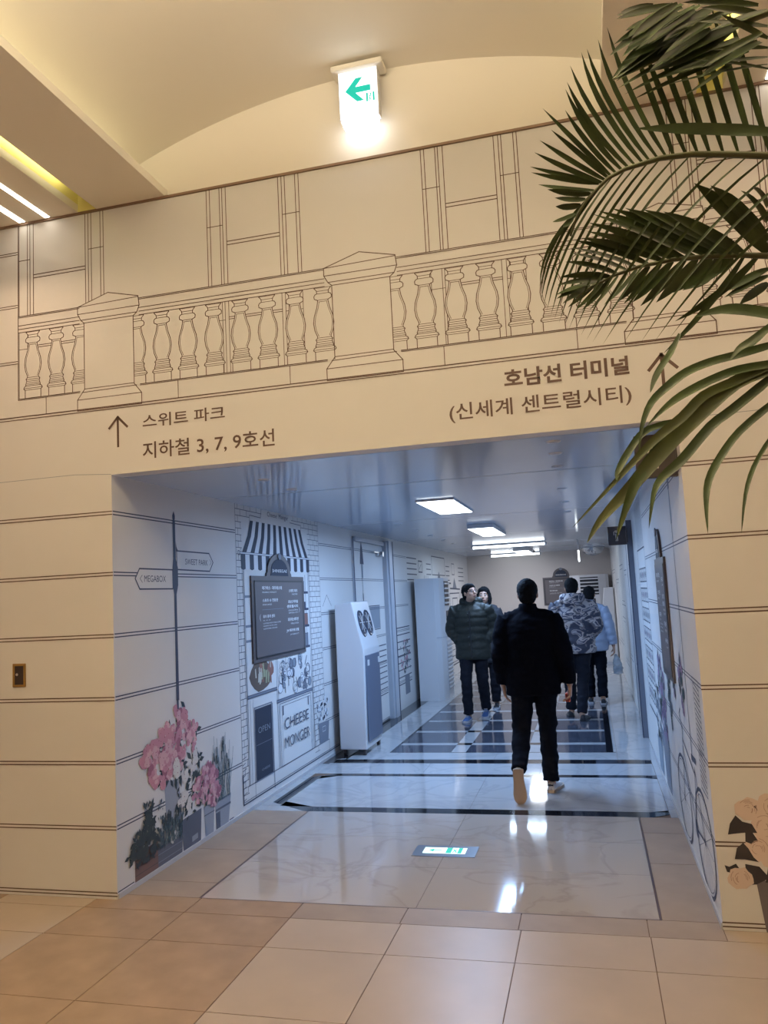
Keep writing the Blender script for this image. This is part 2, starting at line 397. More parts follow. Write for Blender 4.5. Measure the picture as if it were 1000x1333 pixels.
for (a, b, first) in ((-3.344, -2.873, -3.238), (-2.535, -1.278, -2.514), (-.94, .317, -.920), (.655, 1.91, .675)):
    x = first
    while x < b + .03:
        side = [(x + r, z) for z, r in bprof] + [(x - r, z) for z, r in bprof[::-1]]
        side = [(min(max(u, a), b), v) for u, v in side]
        A.fill(side, 1, 4)
        for s in (1, -1):
            if a < x + s * .05 < b:
                A.line([(x + s * r, z) for z, r in bprof], .0045, 0, 6)
                A.line([(x + s * (r - .009), z) for z, r in bprof[11:16]] + [(x + s * .022, 3.285)], .0028, 0, 6)
        for z, r in ((2.997, .056), (3.008, .067), (3.022, .05), (3.052, .046), (3.064, .05), (3.076, .04), (3.030, .052), (3.04, .05), (3.295, .034), (3.285, .024), (3.332, .034), (3.347, .036), (3.366, .05)):
            u0, u1 = max(x - r, a), min(x + r, b)
            if u1 > u0: L(u0, z, u1, z, .003)
        x += .1685
for x in (-3.144, -2.247, -1.547, -.663, .033, 1.0): L(x, 2.937, x, 2.832, .004)
L(-3.344, 2.94, -3.344, 4.06)
L(-5.2, 2.832, 3.2, 2.832, .006); L(-5.2, 2.815, 3.2, 2.815, .005)
A.done('printed_balustrade', wall_front)
A = Art(on_front, [M_inkl]); A.line([(-5.2, 2.425), (-2.95, 2.437), (XL, 2.419)], .003); A.line([(XR, 2.42), (3.2, 2.44)], .003); A.done('wrap_seam', wall_front)
# wayfinding
A = Art(on_front, [M_ink])
A.line([(-2.65, 2.583), (-2.65, 2.755)], .014, 0, 6); A.line([(-2.708, 2.697), (-2.65, 2.76), (-2.588, 2.697)], .014, 0, 6)
A.line([(.433, 2.589), (.433, 2.755)], .016, 0, 6); A.line([(.369, 2.679), (.433, 2.752), (.502, 2.679)], .016, 0, 6)
A.done('printed_arrows', wall_front)
lettering('printed_lettering', [('스위트 파크', -2.484, -1.955, 2.675, 2.755, .01), ('지하철 3, 7, 9호선', -2.487, -1.655, 2.485, 2.590, .01),
          ('호남선 터미널', -.355, .275, 2.671, 2.768, .028), ('(신세계 센트럴시티)', -.655, .275, 2.512, 2.618, .01)], on_front, M_ink, wall_front)

# flowers printed at the right edge of the facade
rnd = random.Random(5)
M_leaf = mat('print_dark_leaf', (.03, .025, .03), .6); M_pet = mat('print_cream_petal', (.66, .53, .46), .6); M_pet2 = mat('print_petal_edge', (.42, .28, .23), .6)
M_pot = mat('print_grey_pot', (.14, .12, .13), .6)
A = Art(on_front, [M_pet, M_pet2, M_leaf, M_pot], 4e-6)
for (u, v, r) in ((.635, .545, .052), (.70, .47, .06), (.66, .37, .055), (.575, .235, .05), (.72, .33, .05), (.74, .56, .06), (.76, .42, .06)):
    A.ell(u, v, r * 1.1, r, 0, 6 + int(rnd.random() * 3), 16, 0, .22, rnd)
    for k in range(9):
        t = rnd.random() * 6.28; a = r * (.2 + .65 * rnd.random())
        A.line([(u + a * math.cos(t + j * .35), v + a * math.sin(t + j * .35)) for j in range(4)], .0025, 1, 10)
for p in ([(.537, .43), (.55, .48), (.577, .518), (.605, .49), (.645, .48), (.665, .44), (.61, .44), (.57, .435)], [(.615, .47), (.64, .45), (.665, .405), (.635, .39), (.61, .40)],
          [(.557, .32), (.57, .37), (.60, .395), (.62, .37), (.64, .33), (.66, .31), (.60, .32)], [(.51, .292), (.53, .285), (.56, .30), (.585, .26), (.55, .255), (.518, .262)],
          [(.60, .30), (.66, .29), (.70, .24), (.64, .21), (.585, .205), (.60, .24)], [(.66, .56), (.70, .575), (.69, .52)], [(.70, .30), (.78, .30), (.76, .22), (.68, .22)]):
    A.fill(p, 2, 5)
A.fill([(.64, .228), (.80, .23), (.78, .0), (.665, .0)], 3, 3)
A.done('printed_flowers', wall_front)

# ------------------------------------------------------------------ PRINT ON THE LEFT WALL
A = Art(on_left, [M_ink2]); L = lambda u0, v0, u1, v1, w=.006, lay=1: A.line([(u0, v0), (u1, v1)], w, 0, lay)
for k in range(0, 7):
    z = .017 + .3605 * k
    if z > 2.3: continue
    for dz in (0, .019):
        zz = z + dz
        if k == 0: L(4.12, zz, 4.28, zz); L(5.55, zz, 5.62, zz)
        else:
            L(4.12, zz, 5.79, zz, .007); L(7.80, zz, 8.98, zz); L(9.0, zz, 10.36, zz, .005); L(10.78, zz, 11.86, zz)
A.done('printed_course_lines', wall_left)
# street signpost
A = Art(on_left, [M_ink2, M_wrap])
A.fill([(4.812, 1.0), (4.85, 1.0), (4.846, 1.70), (4.87, 1.76), (4.872, 1.88), (4.846, 1.94), (4.846, 2.20), (4.814, 2.20), (4.812, 1.94), (4.80, 1.88), (4.80, 1.76), (4.814, 1.70)], 0, 5)
A.rect(4.816, 4.842, .80, 1.01, 0, 5)
A.fill([(4.818, 2.20), (4.812, 2.215), (4.812, 2.235), (4.830, 2.265), (4.846, 2.235), (4.846, 2.215), (4.840, 2.20)], 0, 5)
for p in ([(4.86, 1.995), (5.335, 1.995), (5.395, 1.930), (5.338, 1.864), (4.86, 1.868)], [(4.80, 1.865), (4.395, 1.865), (4.345, 1.803), (4.395, 1.738), (4.80, 1.738)]):
    A.fill(p, 1, 3); A.line(p, .009, 0, 4, True)
A.line([(5.345, 1.95), (5.365, 1.93), (5.345, 1.91)], .004, 0, 5); A.line([(4.425, 1.825), (4.40, 1.803), (4.425, 1.78)], .004, 0, 5)
A.fill([(4.86, 2.02), (4.85, 2.06), (4.85, 1.99), (4.88, 1.992)], 0, 5)
A.done('printed_signpost', wall_left)
lettering('printed_lettering', [('SWEET PARK', 4.975, 5.31, 1.905, 1.945, .0), ('MEGABOX', 4.448, 4.71, 1.783, 1.824, .0)], on_left, M_ink2, wall_left)
# flowers and pots
cols = [mat('print_pink', (.54, .25, .31), .6), mat('print_pale_pink', (.64, .39, .43), .6), mat('print_rose', (.34, .12, .18), .6), mat('print_white_petal', (.66, .63, .60), .6),
        mat('print_leaf_green', (.03, .045, .05), .6), mat('print_bucket', (.11, .125, .17), .6), mat('print_pale_bucket', (.30, .33, .40), .6), mat('print_crate', (.17, .10, .09), .6),
        mat('print_grass', (.06, .10, .12), .6), M_inkl]
A = Art(on_left, cols, 2.5e-6)
def bunch(u0, u1, v0, v1, shape, nb, pal, rs=.022, seed=1, lay=8):
    r = random.Random(seed); k = 0
    for i in range(nb):
        for tries in range(30):
            u, v = r.uniform(u0, u1), r.uniform(v0, v1)
            if shape(u, v): break
        rr = rs * r.uniform(.7, 1.25); c = r.choice(pal); ly = lay + (i % 6)
        for q in range(4):
            t = r.random() * 6.28
            A.ell(u + rr * .55 * math.cos(t + q * 1.57), v + rr * .5 * math.sin(t + q * 1.57), rr * .62, rr * .55, c if q else pal[0], ly, 7, t, .3, r)
        A.ell(u, v, rr * .13, rr * .11, 2, ly + 1, 6)
def fol(u0, u1, v0, v1, shape, nb, c, ln=.04, seed=2, lay=4, updir=None):
    r = random.Random(seed)
    for i in range(nb):
        for tries in range(30):
            u, v = r.uniform(u0, u1), r.uniform(v0, v1)
            if shape(u, v): break
        t = r.uniform(0, 6.28) if updir is None else updir + r.uniform(-.5, .5)
        d = Vector((math.cos(t), math.sin(t))); nrm = Vector((-d.y, d.x)); p = Vector((u, v)); l = ln * r.uniform(.6, 1.3)
        A.fill([p, p + d * l * .5 + nrm * l * .22, p + d * l, p + d * l * .5 - nrm * l * .22], c, lay + i % 4)
A.fill([(4.64, .52), (4.82, .50), (4.86, .20), (4.655, .20)], 6, 2)
A.fill([(4.84, .225), (5.12, .235), (5.10, .012), (4.865, .012)], 5, 6)
A.fill([(4.98, .05), (5.06, .055), (5.06, .09), (4.98, .085)], 9, 7)
A.fill([(5.155, .235), (5.315, .225), (5.29, .014), (5.17, .012)], 6, 4); A.rect(5.157, 5.312, .165, .172, 5, 5)
A.fill([(5.318, .221), (5.585, .225), (5.53, .018), (5.345, .016)], 6, 3); A.rect(5.325, 5.575, .150, .165, 5, 5); A.rect(5.33, 5.40, .02, .14, 5, 4)
A.fill([(4.29, .186), (4.55, .186), (4.55, .014), (4.29, .014)], 7, 4)
for z in (.06, .105, .145): A.line([(4.29, z), (4.55, z)], .003, 4, 5)
A.fill([(4.545, .145), (4.85, .145), (4.845, .012), (4.55, .012)], 5, 5)
for z in (.055, .10): A.line([(4.55, z), (4.845, z)], .003, 9, 6)
el = lambda cu, cv, ru, rv: (lambda u, v: ((u - cu) / ru) ** 2 + ((v - cv) / rv) ** 2 < 1)
pk = lambda u, v: el(4.74, .70, .24, .16)(u, v) or el(4.86, .85, .11, .12)(u, v) or el(4.47, .70, .09, .09)(u, v) or el(5.0, .74, .08, .09)(u, v) or el(4.60, .58, .13, .10)(u, v)
fol(4.38, 5.15, .48, .98, pk, 46, 4, .07, 3, 3)
fol(4.55, 5.1, .46, .60, lambda u, v: True, 12, 4, .07, 13, 3)
bunch(4.38, 5.1, .50, .97, pk, 150, [0, 1, 1, 0, 2], .034, 4, 8)
fol(4.78, 5.2, .22, .62, el(4.97, .42, .19, .22), 60, 4, .07, 5, 4)
for (u, v) in ((5.02, .56), (4.90, .49), (4.88, .36), (4.93, .31), (4.84, .33), (5.04, .60), (4.99, .52), (4.78, .56), (4.74, .18), (4.78, .60)): bunch(u - .025, u + .025, v - .025, v + .025, lambda a, b: True, 5, [3, 3], .03, int(u * 100), 9)
p2 = lambda u, v: el(5.22, .38, .14, .13)(u, v) or el(5.07, .36, .07, .07)(u, v) or el(5.30, .29, .10, .08)(u, v)
bunch(5.0, 5.42, .22, .52, p2, 90, [0, 1, 1, 2], .030, 6, 9)
fol(5.1, 5.4, .24, .32, lambda u, v: True, 8, 4, .05, 16, 12)
r = random.Random(8)
for i in range(46):                                   # tall grass and lavender
    u = r.uniform(5.34, 5.56); tip = (u + r.uniform(-.10, .12), r.uniform(.42, .68)); A.line([(u, .215), ((u + tip[0]) / 2, .36), tip], .004, 8, 4)
    if i % 3 == 0: A.line([tip, (tip[0] + .004, tip[1] - .05)], .013, 4, 5)
for i in range(34):
    u = r.uniform(4.58, 4.84); t = (u + r.uniform(-.03, .03), r.uniform(.18, .34)); A.line([(u, .14), t], .006, 8, 4)
    A.line([t, (t[0], t[1] - .04)], .013, 4, 5)
fol(4.56, 4.86, .12, .24, lambda u, v: True, 60, 8, .04, 9, 6, 1.5)
fr = lambda u, v: (v - .16) < 1.1 * (u - 4.20) and v < .42 - abs(u - 4.43) * 1.4
fol(4.22, 4.54, .12, .44, lambda u, v: el(4.42, .22, .13, .10)(u, v) or el(4.44, .34, .05, .10)(u, v) or el(4.29, .20, .07, .06)(u, v), 260, 4, .055, 10, 5)
fol(4.55, 4.62, .25, .40, lambda u, v: True, 12, 8, .03, 17, 5, 1.5)
A.done('printed_flower_stall', wall_left)

# cheese shop front
M_navy = mat('print_navy', (.02, .028, .055), .6); M_pale = mat('print_paper_white', (.72, .74, .78), .6); M_gr = mat('print_grey_ledge', (.20, .22, .27), .6)
M_bsk = [mat('print_basket_brown', (.13, .09, .07), .6), mat('print_leek_green', (.34, .36, .22), .6), mat('print_cream', (.52, .50, .42), .6), mat('print_rust', (.30, .13, .10), .6)]
A = Art(on_left, [M_ink2, M_navy, M_pale, M_gr] + M_bsk + [M_inkl, M_wrap], 2e-6)
r = random.Random(3)
row = 0; z = .14
A.line([(5.80, .07), (5.80, 2.418)], .005)
while z < 2.41:
    off = (row % 2) * .06
    lo = 5.80; hi = 5.915
    segs = []
    if z < 2.30: segs = [(5.80, 5.91), (7.46, 7.79)]
    elif z < 2.36: segs = [(5.80, 6.07), (7.29, 7.79)]
    else: segs = [(5.80, 6.33), (7.04, 7.79)]
    if z < .60: segs = [(5.80, 5.91), (7.46, 7.60)]
    for a, b in segs:
        A.line([(a, z), (b, z)], .0045, 0, 2)
        u = a + (.045 if row % 2 else .095)
        while u < b:
            A.line([(u, z), (u, min(z + .052, 2.415))], .0045, 0, 2); u += .125
    z += .052; row += 1
A.line([(7.79, .60), (7.79, 2.417)], .004); A.line([(7.47, .19), (7.47, 1.9)], .005)
A.line([(6.33, 2.417), (6.31, 2.34), (6.08, 2.345), (6.08, 2.30)], .005); A.line([(7.0, 2.35), (7.29, 2.345), (7.29, 2.30)], .005)
# window case
A.rect(5.925, 7.455, .87, 1.88, 9, 1)
for u in (5.915, 5.935, 7.43, 7.458): A.line([(u, .19), (u, 1.88)], .006)
A.line([(6.545, .19), (6.545, 1.13)], .006); A.line([(6.575, .19), (6.575, 1.13)], .006)
# awning: 19 stripes, skirt below
N = 19
for i in range(N):
    a, b = i / N, (i + 1) / N
    tl, tr, bl, br = 6.085, 7.275, 5.915, 7.455
    q = lambda t, L0, R0: L0 + (R0 - L0) * t
    mid = [(q(a, 6.03, 7.34), 2.17), (q(b, 6.03, 7.34), 2.17)]
    A.fill([(q(a, bl, br), 2.03), (q(b, bl, br), 2.03), mid[1], (q(b, tl, tr), 2.30), (q(a, tl, tr), 2.30), mid[0]], 1 if i % 2 == 0 else 2, 4)
    A.fill([(q(a, 5.888, 7.487), 1.895), (q(a + .5 / N, 5.888, 7.487), 1.885), (q(b, 5.888, 7.487), 1.895), (q(b, 5.888, 7.487), 2.018), (q(a, 5.888, 7.487), 2.018)], 1 if i % 2 == 0 else 2, 4)
A.rect(5.87, 7.50, 2.017, 2.030, 2, 6); A.line([(5.86, 2.03), (7.51, 2.03)], .004, 0, 7); A.line([(5.86, 2.015), (7.51, 2.015)], .004, 0, 7); A.oell(5.85, 2.022, .02, .018, .005, 0, 7)
# shelves and goods
for (u, z) in ((5.93, 1.66), (5.93, 1.42), (5.93, 1.30)): A.rect(u, u + .13, z, z + .02, 3, 4)
for z in (1.68, 1.52, 1.36, 1.16): A.rect(7.25, 7.42, z, z + .022, 0, 5)
for (u, z, w_, h_, c) in ((7.29, 1.54, .05, .06, 0), (7.30, 1.38, .09, .11, 7), (7.28, 1.18, .10, .12, 3), (7.29, 1.70, .03, .10, 3)): A.rect(u, u + w_, z, z + h_, c, 4); A.orect(u, u + w_, z, z + h_, .005, 0, 5)
A.line([(7.35, 1.18), (7.35, 1.86)], .008, 0, 5)
# basket of leeks
A.ell(6.20, 1.02, .22, .13, 4, 3, 14, 0, .12, r); A.ell(6.24, .96, .17, .055, 4, 4, 14); A.ell(6.08, 1.0, .08, .06, 4, 4, 10, 0, .2, r); A.ell(6.42, 1.05, .07, .06, 7, 4, 10, 0, .2, r)
for i in range(26):
    u = r.uniform(6.08, 6.42); z = r.uniform(.93, 1.05); A.fill([(u, z), (u + .025, z), (u + .03 + r.uniform(-.02, .02), z + r.uniform(.05, .09)), (u + r.uniform(-.02, .02), z + .07)], r.choice([5, 5, 6, 6, 7, 4]), 5 + i % 3)
# sketched goods right
for i in range(46):
    u = r.uniform(6.62, 7.38); z = r.uniform(.80, 1.10); rr = r.uniform(.03, .06)
    A.ell(u, z, rr, rr * r.uniform(.6, 1.1), r.choice([3, 8, 2, 9]), 3 + i % 4, 9, r.random() * 3, .3, r); A.oell(u, z, rr, rr * .8, .004, 0, 8, 9)
for i in range(14):
    u = r.uniform(6.64, 7.34); z = r.uniform(.80, 1.02); A.line([(u, z), (u + r.uniform(-.06, .06), z + r.uniform(.03, .10))], .010, 0, 9)
A.rect(5.93, 6.545, .857, .880, 3, 7); A.line([(5.93, .857), (6.545, .857)], .007, 0, 8); A.line([(5.93, .88), (6.545, .88)], .005, 0, 8)
A.rect(6.53, 7.44, .742, .766, 3, 7); A.line([(6.53, .742), (7.44, .742)], .006, 0, 8); A.line([(6.53, .766), (7.44, .766)], .005, 0, 8)
# door and panel below
A.rect(6.06, 6.40, .19, .757, 1, 5); A.orect(6.05, 6.41, .19, .77, .010, 3, 6); A.line([(6.06, .47), (6.40, .47)], .004, 3, 6)
A.line([(5.975, .19), (5.975, .84)], .004); A.line([(6.03, .19), (6.03, .84)], .003); A.line([(6.425, .06), (6.425, .76)], .008)
A.orect(6.60, 7.385, .19, .725, .005, 0, 3); A.orect(6.64, 7.36, .19, .70, .003, 0, 3)
A.rect(6.655, 6.675, .62, .70, 0, 5); A.rect(7.30, 7.318, .62, .70, 0, 5)
A.line([(5.90, .192), (7.89, .192)], .006); A.line([(5.80, .073), (8.22, .073)], .010); A.line([(5.80, .09), (8.22, .09)], .004)
A.line([(6.03, .19), (6.03, .075)], .005); A.line([(7.885, .19), (7.885, .075)], .005); A.rect(5.792, 5.81, .07, .30, 0, 4)
for i in range(8): A.line([(5.80, .10 + i * .045), (5.85 + .02 * (i % 2), .11 + i * .045)], .005)
# pot by the shop
A.fill([(7.565, .395), (7.90, .385), (7.855, .19), (7.60, .19)], 3, 6); A.orect(7.69, 7.78, .30, .345, .004, 2, 7)
for i in range(80):
    t = r.random() * 6.28; a = math.sqrt(r.random()); u, z = 7.73 + .20 * a * math.cos(t), .50 + .15 * a * math.sin(t) * (1 if math.sin(t) > 0 else .7)
    A.ell(u, z, .020, .018, r.choice([2, 8, 9, 1, 2]), 7 + i % 4, 7, 0, .4, r)
A.done('printed_shop_front', wall_left)
lettering('printed_lettering', [('CHEESE', 6.675, 7.292, .492, .588, -.004), ('MONGER', 6.672, 7.306, .330, .425, -.004)], on_left, M_ink2, wall_left, 45)
lettering('printed_lettering', [('OPEN', 6.103, 6.347, .560, .608, 0), ('CHEESE', 6.15, 6.32, .255, .272, 0)], on_left, M_inkl, wall_left, 45)
lettering('printed_lettering', [('Cheese  Monger', 6.44, 6.94, 2.352, 2.405, 0)], on_left, M_ink2, wall_left, 45)

# second print zone further along the left wall
A = Art(on_left, [M_ink2, M_wrap, M_gr, cols[0], cols[4]], 4e-6)
A.line([(7.86, 1.545), (8.0, 1.66), (8.14, 1.545)], .006, 0, 2)
r = random.Random(11)
for k in range(9): A.line([(11.0, .35 + k * .10), (11.85, .35 + k * .10)], .014, 0, 2)
for i in range(70): A.ell(11.55 + r.gauss(0, .12), .50 + r.random() * .45, .03, .028, r.choice([3, 4, 2, 2]), 4 + i % 4, 6, 0, .4, r)
A.rect(11.40, 11.7, .18, .45, 2, 5)
for k in range(5): A.line([(11.9, 1.85 + k * .085), (12.6, 1.85 + k * .085)], .018, 0, 2)
A.orect(12.75, 13.05, 1.98, 2.16, .022, 0, 2); A.line([(12.82, 2.03), (12.98, 2.11)], .012)
for k in range(4):
    for u0, u1 in ((13.4, 13.8), (15.3, 15.7), (16.8, 17.5)): A.line([(u0, 1.86 + k * .09), (u1, 1.86 + k * .09)], .016, 0, 2)
A.orect(13.9, 15.2, 1.95, 2.28, .016, 0, 2); A.line([(13.4, 1.84), (15.8, 1.80)], .03, 0, 2); A.fill([(14.35, 1.84), (14.55, 2.02), (14.75, 1.84)], 2, 3)
for u in (13.2, 13.35, 13.5): A.line([(u, 1.84), (u, 1.92)], .02, 0, 2)
A.orect(16.0, 16.3, 1.98, 2.2, .016, 0, 2); A.fill([(16.0, 1.70), (16.25, 1.92), (16.5, 1.70)], 2, 3); A.line([(15.7, 1.70), (16.9, 1.68)], .03)
for (a, b, c_, d) in ((15.6, 16.8, 1.15, 1.60), (15.9, 16.5, 1.25, 1.50), (14.0, 17.6, .2, 1.0), (14.4, 15.4, .3, .9), (17.0, 17.8, .3, 1.6)): A.orect(a, b, c_, d, .022, 0, 2)
for k in range(7): A.line([(13.3, .25 + k * .12), (17.8, .25 + k * .12)], .012, 0, 2)
A.done('printed_townscape', wall_left)

# ------------------------------------------------------------------ PRINT ON THE RIGHT WALL
M_violet = mat('print_violet', (.26, .17, .30), .6)
A = Art(on_right, [M_ink2, M_wrap, M_inkl, M_violet, cols[4], M_gr, cols[6]], 3e-6); r = random.Random(21)
for k in range(1, 7):
    z = .017 + .3605 * k
    for dz in (0, .019):
        if z < 2.3: A.line([(4.12, z + dz), (7.2, z + dz)], .006, 0, 1)
A.line([(4.80, .62), (4.80, 2.2)], .016, 0, 4); A.fill([(4.76, 2.15), (4.84, 2.15), (4.86, 2.28), (4.80, 2.34), (4.74, 2.28)], 5, 5); A.fill([(4.77, 1.95), (4.83, 1.95), (4.82, 2.15), (4.78, 2.15)], 2, 4)
def wheel(cu, cv, ru, rv):
    A.oell(cu, cv, ru, rv, .022, 0, 6, 32); A.oell(cu, cv, ru - .03, rv - .025, .004, 0, 6, 28)
    for i in range(14): t = i * PI / 7; A.line([(cu, cv), (cu + (ru - .03) * math.cos(t), cv + (rv - .025) * math.sin(t))], .0025, 0, 5)
    A.ell(cu, cv, .02, .02, 0, 7, 8)
wheel(4.52, .27, .34, .255); wheel(5.42, .27, .34, .255)
for a, b in (((4.52, .27), (4.86, .24)), ((4.52, .27), (4.72, .60)), ((4.86, .24), (4.72, .60)), ((4.86, .24), (5.26, .62)), ((4.72, .56), (5.26, .66)), ((5.42, .27), (5.22, .72))): A.line([a, b], .014, 0, 7)
A.line([(4.64, .65), (4.82, .64)], .035, 0, 8); A.line([(5.22, .72), (5.34, .80), (5.26, .84)], .014, 0, 7); A.ell(4.86, .24, .06, .05, 0, 7, 12)
for i in range(20): A.line([(4.24, .58 + i * .026), (4.44, .60 + i * .026)], .007, 0, 3)
A.orect(4.23, 4.46, .56, 1.12, .006, 0, 3)
for (cu, cv, ru, rv, nb, pal) in ((6.6, .72, .32, .34, 120, (3, 3, 4, 2)), (5.9, .85, .12, .25, 36, (4, 5)), (5.05, 1.02, .12, .16, 20, (3, 4)), (7.1, .5, .3, .25, 50, (4, 5, 2)), (5.5, 1.0, .08, .12, 14, (3, 4))):
    for i in range(nb):
        t = r.random() * 6.28; a = math.sqrt(r.random()); A.ell(cu + ru * a * math.cos(t), cv + rv * a * math.sin(t), .045, .035, r.choice(pal), 3 + i % 6, 6, t, .4, r)
A.fill([(6.3, .45), (6.9, .45), (6.8, .03), (6.4, .03)], 5, 3); A.fill([(7.0, .3), (7.5, .3), (7.45, .03), (7.05, .03)], 2, 3)
for i in range(16): A.line([(7.25 + i * .055, 1.95), (7.32 + i * .055, 2.40)], .010, 5, 3)           # hatched awning
for k in range(7):
    for j in range(5): A.orect(7.25 + j * .18, 7.37 + j * .18, .55 + k * .18, .67 + k * .18, .010, 0, 3); A.ell(7.31 + j * .18, .61 + k * .18, .03, .03, r.choice((2, 3, 5)), 2, 6)
A.orect(7.2, 8.2, .45, 1.93, .014, 0, 3)
for (a, b, c_, d) in ((9.6, 10.6, 1.35, 1.75), (9.8, 10.3, .9, 2.1), (10.9, 11.6, .6, 1.8), (12.0, 13.2, 1.3, 1.9), (12.4, 13.4, .4, 1.1), (13.9, 15.2, .6, 1.7), (15.6, 17.2, .5, 1.9)): A.orect(a, b, c_, d, .012, 5, 2); A.orect(a + .12, b - .12, c_ + .06, d - .06, .008, 5, 2)
for i in range(40): u = r.uniform(9.6, 17); z = r.uniform(.3, 2.0); A.line([(u, z), (u + .05, z + r.uniform(.05, .2))], .008, 0, 3)
A.done('printed_bicycle_street', wall_right)

# ------------------------------------------------------------------ DOORS
d1 = empty('door_1', (XL, 9.0, 0), kind='structure')
M_frame = mat('grey_door_frame', (.46, .49, .55), .4)
box('door_leaf', .0, .012, .05, 1.38, .02, 2.28, M_wrap, d1)
bm = bmesh.new()
add_box(bm, 0, .025, -.012, .015, 0, 2.34); add_box(bm, 0, .07, 1.38, 1.46, 0, 2.34, 0); add_box(bm, 0, .09, 1.46, 1.66, 0, 2.36, 0); add_box(bm, 0, .045, .03, 1.38, 2.29, 2.34)
finish('door_frame', bm, M_frame, d1)
box('frame_edge', .088, .094, 1.64, 1.67, 0, 2.36, M_ink2, d1); box('frame_edge', .022, .027, -.016, -.006, 0, 2.34, M_ink2, d1)
A = Art(lambda u, v, h: (.0124 + h, u, v), [M_ink2, M_inkl])
for k in range(0, 7):
    for dz in (0, .019): A.line([(.04, .017 + .3605 * k + dz), (1.36, .017 + .3605 * k + dz)], .006)
A.line([(.36, 1.3), (.36, 1.65)], .03); A.line([(.36, 1.6), (.34, 2.15)], .012); A.fill([(.28, 2.02), (.44, 2.02), (.40, 2.22), (.36, 2.30), (.32, 2.22)], 0, 4); A.rect(.33, .40, 1.85, 2.02, 1, 3)
A.orect(.55, 1.1, 1.2, 1.5, .01, 0); A.rect(.56, 1.09, 1.21, 1.49, 1, 2)
for k in range(10): A.line([(.95, .35 + k * .07), (1.34, .35 + k * .07)], .012)
A.done('printed_street_lamp', d1)
bm = bmesh.new(); add_cyl(bm, (.02, 1.16, 2.17), (.085, 1.16, 2.17), .035); add_box(bm, .012, .05, 1.04, 1.30, 2.14, 2.20, 0, .004); add_box(bm, .05, .06, .8, 1.16, 2.18, 2.195)
finish('door_closer', bm, M_metal, d1)
d2 = empty('door_2', (XR, 8.95, 0), kind='structure')
M_fr2 = mat('slate_door_frame', (.17, .19, .24), .4)
bm = bmesh.new(); add_box(bm, -.05, 0, -.03, .22, 0, 2.30); add_box(bm, -.014, 0, 1.3, 1.42, 0, 2.30); add_box(bm, -.014, 0, .22, 1.3, 2.2, 2.30); finish('door_frame', bm, M_fr2, d2)
box('frame_edge', -.056, -.05, -.034, .03, 0, 2.30, M_ink2, d2); box('door_leaf', -.012, -.001, .22, 1.3, .01, 2.2, M_wrap, d2)
for z in (1.46, 1.10, 1.82, .74): box('frame_mark', -.052, -.0495, .03, .2, z, z + .012, M_ink2, d2)

# ------------------------------------------------------------------ CEILING THINGS
def panel_light(x0, x1, y0, y1, label, drop=.07):
    t = empty('ceiling_light', ((x0 + x1) / 2, (y0 + y1) / 2, H), 0, label, 'light', 'square ceiling lights in the corridor')
    hx, hy = (x1 - x0) / 2, (y1 - y0) / 2
    bm = bmesh.new()
    add_box(bm, -hx, hx, -hy, hy, -drop, 0, 0, .006); finish('housing', bm, M_white, t)
    box('diffuser', -hx + .012, hx - .012, -hy + .015, hy - .015, -drop - .004, -drop + .001, M_lamp, t)
panel_light(-1.40, -1.06, 6.62, 7.80, 'large bright rectangular ceiling light nearest the corridor mouth', .014)
panel_light(-1.38, -1.06, 9.45, 10.95, 'rectangular ceiling light just before the crosswise tubes', .05)
panel_light(-1.40, -1.10, 15.6, 17.0, 'small rectangular ceiling light between the two crosswise tubes, seen farthest of its kind', .06)
def tube_light(x0, x1, y, ang, label):
    t = empty('tube_light', ((x0 + x1) / 2, y, H), ang, label, 'light', 'crosswise tube lights on the corridor ceiling')
    h = (x1 - x0) / 2
    bm = bmesh.new(); add_box(bm, -h, h, -.05, .05, -.022, 0, 0, .006); finish('housing', bm, M_white, t)
    bm = bmesh.new(); add_cyl(bm, (-h + .02, 0, -.042), (h - .02, 0, -.042), .02); finish('tube', bm, M_lamp, t)
    for s in (-1, 1):
        bm = bmesh.new(); add_box(bm, s * h - .02, s * h + .02, -.025, .025, -.064, -.02); finish('end_cap', bm, M_white, t)
tube_light(-1.96, -.68, 13.9, .0, 'long glowing tube light crossing the corridor, in front of the last square light')
tube_light(-2.1, -1.0, 17.75, .0, 'glowing tube light nearest the far end wall')
ORD = ('first', 'second', 'third', 'fourth', 'fifth', 'sixth', 'seventh')
for sd, row in (('right', ((-.135, 4.40), (-.14, 4.80), (-.148, 5.33), (-.16, 6.58), (-.17, 7.62), (-.17, 8.67))), ('left', ((-2.02, 4.80), (-2.03, 5.33), (-2.06, 8.73), (-2.06, 9.67), (-2.08, 10.75), (-2.1, 11.86), (-2.1, 12.8)))):
    for i, (x, y) in enumerate(row):
        t = empty('recessed_downlight', (x, y, H), 0, '%s small unlit round fitting from the opening in the %s row of the corridor ceiling' % (ORD[i], sd), 'downlight', 'unlit fittings along the %s side of the ceiling' % sd)
        bm = bmesh.new(); add_cyl(bm, (0, 0, -.006), (0, 0, 0), .035, .042); finish('trim_ring', bm, M_white, t)
        bm = bmesh.new(); add_cyl(bm, (0, 0, -.0075), (0, 0, -.005), .024, .024); finish('lens', bm, M_frame, t)
